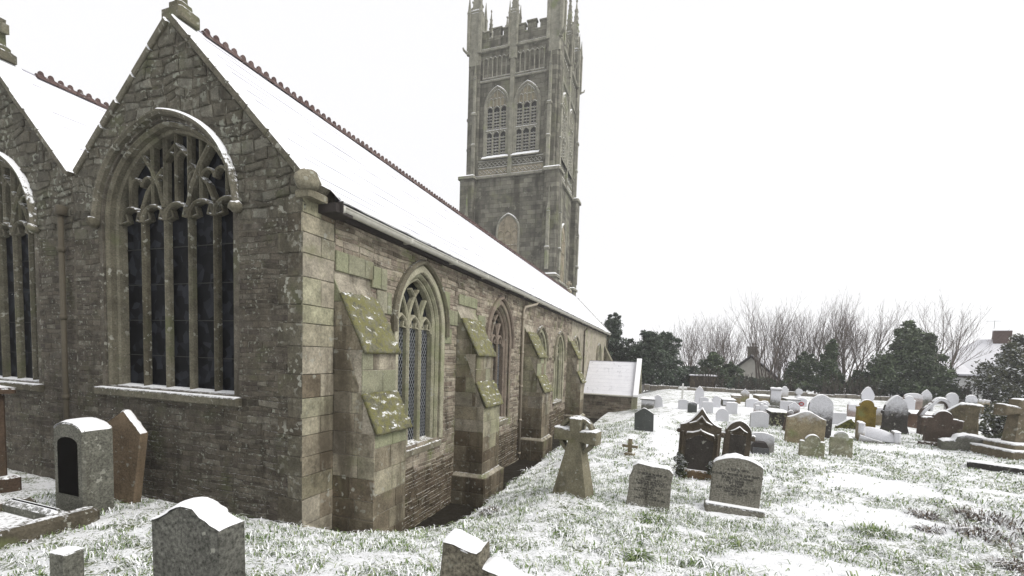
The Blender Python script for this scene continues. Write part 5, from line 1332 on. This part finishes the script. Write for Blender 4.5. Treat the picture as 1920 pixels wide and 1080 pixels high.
def leaf_cloud(centres,radii,per,size,seed,squash=.8,droop=0.0,asp=1.7):
    rs=np.random.RandomState(seed); C=np.repeat(np.array(centres),per,0); R=np.repeat(np.array(radii),per)[:,None]
    d=rs.normal(size=C.shape); r=np.linalg.norm(d,axis=1)[:,None]; d/=r; r=np.minimum(r*.50,1.5)
    P=C+d*r*R*np.array([1,1,squash]); n=len(P)
    a=rs.normal(size=(n,3)); a[:,2]-=droop; a/=np.linalg.norm(a,axis=1)[:,None]; b=np.cross(a,rs.normal(size=(n,3))); b/=np.linalg.norm(b,axis=1)[:,None]
    s=size*rs.uniform(.6,1.35,(n,1)); a=a*s*asp*.5; b=b*s*.5
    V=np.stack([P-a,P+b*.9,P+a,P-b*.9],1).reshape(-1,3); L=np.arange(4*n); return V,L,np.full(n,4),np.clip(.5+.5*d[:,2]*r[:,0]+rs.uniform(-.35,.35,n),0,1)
def shrub(label,x,y,rx,rz,h,mat,seed,name='evergreen_shrub',shape='dome',nc=60,per=110,size=.17,cat='shrub',z=None,ry=None,trunk=True,group=None):
    rs=np.random.RandomState(seed); z0=ground_z(x,y) if z is None else z; ry=ry or rx*.8
    E=empty(name,(x,y,z0),0,label,cat,group); cs=[];rd=[]
    for i in range(nc):
        t=rs.rand()**(.8 if shape!='cone' else 1.25); an=rs.uniform(0,2*math.pi)
        if shape=='dome': w=math.sqrt(max(.05,1-(t*1.0)**2.2))
        elif shape=='cone': w=max(.10,(1-t)**.75)
        elif shape=='column': w=.95 if t<.6 else max(.2,1-(t-.6)*1.9)
        else: w=max(.2,1-t*.6)
        q=rs.rand()**.5*(.75+.35*rs.rand()); cs.append((math.cos(an)*rx*w*q,math.sin(an)*ry*w*q,.12*h+t*h*.86)); rd.append(rs.uniform(.09,.24)*min(rx*1.6,h)*(1.1-.40*t))
    base=list(zip(cs,rd))
    for i in range(nc//2):                                   # ragged sprays that break the outline
        c0,r0=base[rs.randint(len(base))]; dd=np.array([c0[0],c0[1],(c0[2]-h*.45)*.8])+rs.normal(size=3)*.2*rx; dd/=np.linalg.norm(dd)+1e-6
        cs.append(tuple(np.array(c0)+dd*r0*1.25+np.array([0,0,.25*r0]))); rd.append(r0*rs.uniform(.22,.45))
    V,L,n,t=leaf_cloud(cs,rd,int(per*1.9),size*.70,seed+1,asp=2.3); V[:,2]=np.maximum(V[:,2],.02)
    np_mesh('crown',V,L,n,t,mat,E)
    if trunk:
        m=MB()
        for k in range(3):
            an=k*2.1+seed; m.tube([(.12*math.cos(an),.12*math.sin(an),-.2),(rx*.15*math.cos(an),rx*.15*math.sin(an),h*.3),(rx*.35*math.cos(an),rx*.3*math.sin(an),h*.75)],[.10,.07,.02],5)
        for c in cs[::4]: m.tube([(0,0,h*.15),(c[0]*.5,c[1]*.5,c[2]*.6),c],[.05,.03,.008],4)
        m.build('trunk',M['bramble'],E)
    return E
def bare_tree(label,x,y,h,seed,spread=.5,stems=4,lean=0,name='bare_tree',z=None,up=.75,depth=4,group='bare winter trees behind the graves'):
    rr=random.Random(seed); E=empty(name,(x,y,ground_z(x,y) if z is None else z),0,label,'tree',group)
    tm=MB(); bm=MB()
    def grow(p,d,L,r,lev):
        n=4; path=[p.copy()]; q=p.copy(); dd=d.copy()
        for i in range(n):
            dd=(dd+Vector((rr.uniform(-.13,.13),rr.uniform(-.13,.13),rr.uniform(0,.10)*up))).normalized(); q=q+dd*L/n; path.append(q.copy())
        r1=r*(.45 if lev<depth else .3)
        (tm if lev==0 else bm).tube(path,[r+(r1-r)*i/n for i in range(n+1)],5 if lev<2 else 3,cap=False)
        if lev>=depth: return
        k=rr.randint(3,5) if lev<2 else (rr.randint(2,3) if lev<3 else 1)
        for j in range(k):
            f=rr.uniform(.28,1.0); i=min(n-1,int(f*n)); s=path[i].lerp(path[i+1],f*n-i) if f<1 else path[-1]
            ax=Vector((rr.uniform(-1,1),rr.uniform(-1,1),rr.uniform(-.2,.3))).normalized()
            nd_=(dd*(1.0)+ax*rr.uniform(.45,.85)+Vector((0,0,.25*up))).normalized()
            grow(s,nd_,L*rr.uniform(.42,.66),max(.008,r1*rr.uniform(.65,.95)),lev+1)
        grow(path[-1],(dd+Vector((rr.uniform(-.2,.2),rr.uniform(-.2,.2),.1))).normalized(),L*.55,max(.008,r1*.9),lev+1)
    for s_ in range(stems):
        an=2*math.pi*s_/stems+rr.uniform(-.4,.4); tl=rr.uniform(.15,1)*spread
        d=Vector((math.cos(an)*tl+lean,math.sin(an)*tl*.6,1)).normalized()
        grow(Vector((math.cos(an)*.15,math.sin(an)*.15,-.3)),d,h*rr.uniform(.50,.62),rr.uniform(.07,.12)*h/8,0)
    tm.build('trunk',M['bark'],E); bm.build('crown',M['twig'],E)
    return E

# the far hill that closes the view under the cloud: low snowy fields
m=MB(); vs_=[];fc=[]; n=60
for i in range(n+1):
    x=-350+900*i/n
    for (y,k) in((130,0),(190,.75),(300,1.0),(420,.7)): vs_.append((x,y,-6+k*(5.5+2.2*math.sin(x*.013+1)+1.5*math.sin(x*.031))))
for i in range(n):
    for k in range(3): c=i*4+k; fc.append((c,c+4,c+5,c+1))
m.add(vs_,fc,.5); hill=m.build('hills',M['snow'],None,True,kind='structure')

shrub('tall dark pine rising behind the church eaves',-1.0,45,2.0,0,8.3,M['leaf_dark'],31,'pine_tree','column',130,80,.17,'tree',z=-1.3)
shrub('big dark rounded evergreen beside the porch',3.7,40.5,2.7,0,4.9,M['leaf_dark'],32,'evergreen_tree','dome',190,90,.17,'tree',z=-.1)
shrub('smaller dark evergreen in front of the pine',.9,42,1.6,0,3.6,M['leaf_dark'],33,'evergreen_tree','dome',50,110,.18,'tree',z=-.2)
shrub('dark holly left of the cottage gable',9.2,43.5,1.5,0,3.2,M['leaf_holly'],34,'holly_bush','dome',50,110,.16,'shrub',z=0)
shrub('small holly just left of the snowy cottage roof',11.1,45,1.2,0,2.3,M['leaf_holly'],35,'holly_bush','dome',36,100,.16,'shrub',z=0)
shrub('low dark thicket under the cottage gable',14.2,45.5,2.2,0,1.1,M['leaf_holly'],36,'thicket','dome',50,90,.15,'shrub',z=0)
shrub('dark evergreen right of the cottage',17.3,44,1.5,0,3.3,M['leaf_yew'],37,'evergreen_shrub','dome',50,110,.17,'shrub',z=0)
shrub('narrow pointed evergreen among the bare stems',18.4,41,1.25,0,4.4,M['leaf_holly'],38,'evergreen_tree','cone',60,120,.17,'tree',z=0)
shrub('broad pointed yew behind the yellow headstone',23.6,40,2.9,0,5.5,M['leaf_yew'],39,'yew_tree','cone',120,140,.19,'tree',z=0)
shrub('large snow-dusted shrub mass filling the right edge',31.0,36.5,4.6,0,4.8,M['leaf_shrub'],40,'laurel_shrub','dome',330,120,.17,'shrub',z=0)
shrub('dark shrub under the big shrub at the right edge',28.6,34.5,2.0,0,2.4,M['leaf_shrub'],41,'laurel_shrub','dome',50,100,.17,'shrub',z=0)
shrub('dark low hedge growth left of the yew',20.6,41,1.5,0,2.0,M['leaf_yew'],42,'hedge','dome',40,100,.16,'hedge',z=0)
shrub('dark undergrowth behind the slim pale cross',6.9,41,1.6,0,2.0,M['leaf_dark'],43,'hedge','dome',40,90,.16,'hedge',z=0)
shrub('dark undergrowth right of the stone shed',11.9,41.5,1.7,0,1.2,M['leaf_dark'],44,'hedge','dome',40,90,.15,'hedge',z=0)
shrub('dark undergrowth behind the tall grey pillar',15.6,40.5,2.0,0,1.2,M['leaf_yew'],45,'hedge','dome',44,90,.15,'hedge',z=0)
shrub('snow-dusted bramble bush right of the wide dark brown headstone',17.0,16.6,1.15,0,1.05,M['leaf_shrub'],46,'bramble_bush','dome',46,70,.085,'bush')
shrub('leafy snow-dusted shrub behind the bramble bush',19.3,21.0,1.0,0,1.1,M['leaf_shrub'],47,'leafy_bush','dome',34,70,.10,'bush')
shrub('snowy ivy clump at the left foot of the ogee headstone',5.30,5.30,.15,0,.50,M['leaf_shrub'],48,'ivy_clump','column',26,46,.045,'plant',trunk=False)
shrub('snowy ivy clump at the right foot of the ogee headstone',5.98,5.28,.12,0,.44,M['leaf_shrub'],49,'ivy_clump','column',20,46,.042,'plant',trunk=False)

BT=[(6.3,54,8.6,.55,6,0,'wide bare tree above the dark rounded evergreen'),(3.2,52,7.2,.6,5,-.1,'bare tree just right of the pine'),
 (10.0,55,9.0,.55,6,.05,'bushy bare tree left of the cottage chimney'),(12.3,57,9.6,.5,6,0,'bare tree rising over the cottage roof'),
 (14.6,48,8.9,.35,5,0,'slim bare tree right of the cottage chimney'),(16.4,50,9.4,.32,5,.03,'upright bare tree left of the narrow evergreen'),
 (18.2,49,9.6,.30,5,.04,'straight bare tree behind the narrow evergreen'),(20.2,50,10.2,.34,5,.08,'tall bare tree between the evergreen and the yew'),
 (22.0,49,9.8,.34,6,.14,'tallest bare tree leaning right over the yew'),(23.6,50,9.4,.36,5,.24,'bare tree fanning out right behind the yew'),
 (8.6,50,8.2,.5,5,0,'bare tree between the rounded evergreen and the cottage'),(13.8,60,9.8,.35,4,.02,'bare tree directly behind the cottage chimney'),(17.3,53,9.8,.32,5,.0,'bare tree at the back left of the narrow evergreen'),(21.2,53,10.0,.32,5,.1,'bare tree at the back left of the yew'),
 (28.8,47,8.4,.50,6,.05,'lone bare tree left of the white house')]
for i,(x,y,h,sp,stn,ln,lab) in enumerate(BT):
    zz=ground_z(x,y); top=h+(-1.0 if y>48 else 0)
    bare_tree(lab,x,y,top+max(0,-zz)*.6,200+i,sp,stn,ln)
# brambles: tangles of thin stems in front of the hedge
def tangle(label,x,y,rx,h,seed,n=60):
    rr=random.Random(seed); E=empty('bramble_tangle',(x,y,ground_z(x,y)),0,label,'brambles'); m=MB()
    for i in range(n):
        a=rr.uniform(-rx,rx); b=rr.uniform(-.5,.5); dx_=rr.uniform(-.8,.8); hh=h*rr.uniform(.4,1.1)
        m.tube([(a,b,-.1),(a+dx_*.3,b,hh*.6),(a+dx_*.7,b+rr.uniform(-.3,.3),hh),(a+dx_*1.2,b,hh*.75)],[.03,.022,.014,.006],3,cap=False)
    m.build('stem',M['bramble'],E)
tangle('bare bramble stems in front of the holly',8.6,38.5,1.2,2.1,71,70); tangle('bare bramble stems below the cottage',13.2,39.5,2.4,1.7,72,80); tangle('bare bramble stems left of the yew',19.2,38.6,2.0,1.8,73,80); tangle('bare bramble stems under the big shrub',27.0,36.5,1.8,1.5,74,60)

# --- buildings
M['render_wall']=plain('cream_render',(.60,.58,.53),.85,var=.12,sc=2)
M['white_wall']=plain('white_render',(.62,.62,.62),.85,var=.08,sc=2)
M['brick']=plain('chimney_brick',(.10,.068,.060),.85,var=.35,sc=9)
M['stone_far']=stone('stone_far',[(.16,.145,.12)],var=.4,lichen=.2,snow=.6)
cot=empty('cottage',(13.9,51.5,-3.2),math.radians(-14),'cream gabled cottage with a snowy roof and a square stone chimney behind the stems','house')
m=MB(); m.ext([(-2.6,0),(2.6,0),(2.6,4.3),(0,6.55),(-2.6,4.3)],FG,-7,0,0,back=True); m.build('wall',M['render_wall'],cot)
for sg in(-1,1):
    m=MB(); vs_=[(sg*3.05,-.35,3.92),(0,-.35,6.62),(0,7.2,6.62),(sg*3.05,7.2,3.92),(sg*3.05,-.35,4.10),(0,-.35,6.84),(0,7.2,6.84),(sg*3.05,7.2,4.10)]
    m.add(vs_,[(0,1,2,3),(4,5,6,7),(0,1,5,4),(2,3,7,6),(0,3,7,4)],.5); m.build('roof',plain('roof_slate_snow',(.12,.12,.13),.8,snow=.75) if sg<0 else M['slate_snow'],cot)
    m=MB(); m.bar([(sg*3.1,3.86),(0,6.58)],FG,.20,.30,.40,.02); m.build('bargeboard',M['dark_timber'],cot)
m=MB(); m.bbox(-.48,.48,.3,1.2,6.2,7.75,.03); m.bbox(-.56,.56,.22,1.28,7.55,7.75,.03); ch=m.build('chimney',M['stone_far'],cot)
m=MB(); m.tube([(0,.75,7.75),(0,.75,8.1)],.16,8); m.build('chimney_pot',M['brick'],ch)
m=MB(); m.bbox(-.6,.6,.2,1.3,7.75,7.82,.03); m.build('snow',M['snow'],ch)
for z in(2.9,): 
    m=MB(); m.box(-.5,.5,-.04,.05,2.6,3.9); w=m.build('window',M['white_wall'],cot); m=MB(); m.box(-.42,-.03,-.06,-.02,2.7,3.8); m.box(.03,.42,-.06,-.02,2.7,3.8); m.build('pane',M['glass'],w)
hs=empty('bungalow',(36.6,47,-.5),math.radians(-20),'long white house with a broad snow-covered roof and brick chimney at the right','house')
m=MB(); m.box(-9,9,0,7,0,2.75); m.build('wall',M['white_wall'],hs)
m=MB(); m.add([(-9.5,-.5,2.55),(9.5,-.5,2.55),(7,3.5,6.2),(-4.2,3.5,6.2),(9.5,7.5,2.55),(-9.5,7.5,2.55),(-9.5,-.5,2.75),(9.5,-.5,2.75)],[(6,7,2,3),(1,4,2),(4,5,3,2),(5,0,3),(0,1,7,6)],.5); m.build('roof',M['slate_snow'],hs)
m=MB(); m.box(-9.5,9.5,-.52,-.40,2.42,2.6); m.build('fascia',M['dark_timber'],hs)
m=MB(); m.bbox(-3.3,-2.1,3.0,3.9,5.3,7.0,.03); m.build('chimney',M['brick'],hs); m=MB(); m.bbox(-3.35,-2.05,2.95,3.95,7.0,7.09,.03); m.build('snow',M['snow'],hs)
m=MB(); m.tube([(-3.3,3.2,7.2),(-3.3,3.2,8.0)],.02,4); m.tube([(-3.9,3.2,7.95),(-2.9,3.2,7.95)],.014,4)
for k in range(5): m.tube([(-3.8+k*.2,3.0,7.95),(-3.8+k*.2,3.4,7.95)],.010,3)
m.build('aerial',M['lead'],hs,kind='stuff')
for x in(-7.8,-5.6,-3,0):
    m=MB(); m.box(x-.7,x+.7,-.05,.05,.9,2.1); w=m.build('window',M['dark_timber'],hs); m=MB(); m.box(x-.62,x-.03,-.07,-.02,.98,2.02); m.box(x+.03,x+.62,-.07,-.02,.98,2.02); m.build('pane',M['glass'],w)
lo=empty('low_outbuilding',(26.8,46,-.4),math.radians(-12),'low white outbuilding with a snowy lean-to roof between yew and house','outbuilding')
m=MB(); m.box(-3.0,3.4,0,4,0,2.5); m.build('wall',M['white_wall'],lo)
m=MB(); m.add([(-3.3,-.4,2.5),(3.7,-.4,2.5),(3.7,4.2,3.7),(-3.3,4.2,3.7),(-3.3,-.4,2.66),(3.7,-.4,2.66),(3.7,4.2,3.86),(-3.3,4.2,3.86)],[(4,5,6,7),(0,1,5,4),(1,2,6,5),(3,0,4,7),(0,3,2,1)],.5); m.build('roof',M['slate_snow'],lo)
m=MB(); m.box(-3.3,3.7,-.42,-.36,2.34,2.52); m.build('fascia',M['dark_timber'],lo)
m=MB(); m.box(.6,1.5,-.05,.05,0,2.0); m.build('door',M['dark_timber'],lo)
sh=empty('stone_shed',(8.1,39.5,ground_z(8.1,39.5)),math.radians(8),'small stone shed with a flat snowy roof at the edge of the graves','shed')
m=MB(); m.bbox(-1.1,1.1,0,1.8,-.2,1.25,.03); m.build('wall',M['damp_rubble'],sh); m=MB(); m.bbox(-1.2,1.2,-.12,1.9,1.25,1.36,.04); m.build('roof',M['slate_snow'],sh)
# low boundary wall across the back
bw=empty('boundary_wall',(14,37.6,0),0,'low grey stone boundary wall with snowy coping behind the last graves','wall')
m=MB()
x=-11.0
while x<20:
    l=U(.5,1.1); h=U(.22,.38); m.bbox(x,x+l-.02,-.2+U(-.05,.05),.22,-.2,h,.04); x+=l
m.build('stone_course',M['stone_far'],bw,kind='stuff')
# distant white roof behind the stems
r2=empty('far_house',(24.5,70,-3.2),math.radians(10),'far snow-roofed house glimpsed through the bare stems','house')
m=MB(); m.box(-5,5,0,6,0,4.2); m.build('wall',M['render_wall'],r2); m=MB(); m.add([(-5.4,-.4,4.1),(5.4,-.4,4.1),(5.4,3,6.6),(-5.4,3,6.6),(5.4,6.4,4.1),(-5.4,6.4,4.1)],[(0,1,2,3),(3,2,4,5),(1,4,2),(5,0,3)],.5); m.build('roof',M['slate_snow'],r2)

# --- dead plants and tussocks in the lower right
def tussock(label,x,y,r,h,seed,mat,n=420,cat='plant'):
    rs=np.random.RandomState(seed); E=empty('tussock',(x,y,ground_z(x,y)),0,label,cat)
    px=rs.normal(0,r*.5,n); py=rs.normal(0,r*.5,n); an=np.arctan2(py,px)+rs.normal(0,.7,n); L=rs.uniform(.5,1.2,n)*h; ln=rs.uniform(.3,1.3,n); W=rs.uniform(.004,.010,n)
    z=np.zeros(n)-.02; ux,uy=np.cos(an),np.sin(an)
    P=lambda f,hh,w:np.stack([px+ux*L*f-uy*W*w,py+uy*L*f+ux*W*w,z+L*hh],-1)
    V=np.stack([P(0,0,-1),P(0,0,1),P(.35*ln,.55,.9),P(.35*ln,.55,-.9),P(1.0*ln,.75-.40*ln,0)],1).reshape(-1,3); b=np.arange(n)*5
    np_mesh('blades',V,np.stack([b,b+1,b+2,b+3,b+3,b+2,b+4],-1).ravel(),np.tile([4,3],n),np.repeat(rs.rand(n)*.62,2),mat,E,kind='stuff')
g=G('dead_stalk'); at=g.n('ShaderNodeAttribute'); at.attribute_name='tint'
M['dead']=g.done(g.ramp(at.outputs['Fac'],[(0,(.035,.026,.024)),(.2,(.09,.07,.058)),(.34,(.20,.165,.12)),(.38,(.82,.83,.85)),(1,(.86,.87,.88))]),.8,.2)
for i,(x,y,r,h,lab,mt_) in enumerate([(9.55,3.6,.30,.20,'dark dead clump in the snow at the lower right','dead'),(10.05,4.45,.34,.24,'large dark heathery clump near the lower right edge','dead'),(10.5,3.7,.30,.20,'dark clump right of the large heathery clump','dead'),(9.35,2.3,.24,.16,'brown tuft in the bottom right corner','dead'),(9.2,4.3,.20,.15,'small black clump left of the large heathery clump','dead'),(7.2,.6,.25,.14,'green tuft near the bottom edge right of centre','blade'),(9.9,2.75,.26,.22,'reddish dead clump below the dark one at the lower right','dead'),(8.9,3.5,.14,.13,'small dark tuft left of the dead clumps','dead'),(10.9,4.4,.30,.16,'dark tuft at the right edge above the dead clumps','dead'),(8.1,3.1,.22,.17,'green tussock in the trodden snow at lower right','blade'),(4.75,.2,.10,.13,'small dark green tuft between ringed cross and broken stone','blade'),(5.6,-.6,.28,.15,'green tussock near the bottom edge','blade'),(2.05,2.45,.16,.14,'brown tuft on the bank edge beside the church','dead'),(4.85,2.2,.22,.13,'grass tuft at the foot of the rough-edged headstone','blade')]):
    tussock(lab,x,y,r,h,400+i,M[mt_])

# ------------------------------------------------------------------ the snowy air
m=MB(); m.box(-760,760,-70,1560,-9,46); hz=m.build('haze',M['snow'],None,kind='stuff'); hz['label']='thin haze of falling snow in the air'
hm=bpy.data.materials.new('snowy_air'); hm.use_nodes=True; nt=hm.node_tree; nt.nodes.clear(); ou=nt.nodes.new('ShaderNodeOutputMaterial'); pv=nt.nodes.new('ShaderNodeVolumePrincipled')
pv.inputs['Color'].default_value=(.98,.98,1,1); pv.inputs['Density'].default_value=.0010; nt.links.new(pv.outputs[0],ou.inputs['Volume'])
hz.data.materials.clear(); hz.data.materials.append(hm)

rs=np.random.RandomState(77); n=1500
P=np.stack([rs.uniform(-9,16,n),rs.uniform(-3.2,14,n),rs.uniform(.6,7,n)],-1); d_=np.linalg.norm(P-np.array(CAM),axis=1); P=P[d_>2.6]; n=len(P)
P=P[~((P[:,0]<.5)&(P[:,1]>-.4))]; n=len(P); r=rs.uniform(.0018,.0042,(n,1))
a=rs.normal(size=(n,3)); a/=np.linalg.norm(a,axis=1)[:,None]; b=np.cross(a,rs.normal(size=(n,3))); b/=np.linalg.norm(b,axis=1)[:,None]; c_=np.cross(a,b)
V=np.stack([P+a*r,P-a*.5*r+b*.9*r,P-a*.5*r-b*.45*r+c_*.8*r,P-a*.5*r-b*.45*r-c_*.8*r],1).reshape(-1,3); k=np.arange(n)*4
fl=np_mesh('falling_snow',V,np.stack([k,k+1,k+2,k,k+2,k+3,k,k+3,k+1,k+1,k+3,k+2],-1).ravel(),np.full(4*n,3),np.zeros(4*n),M['snow'],kind='stuff'); fl['label']='scattered snowflakes falling through the air'
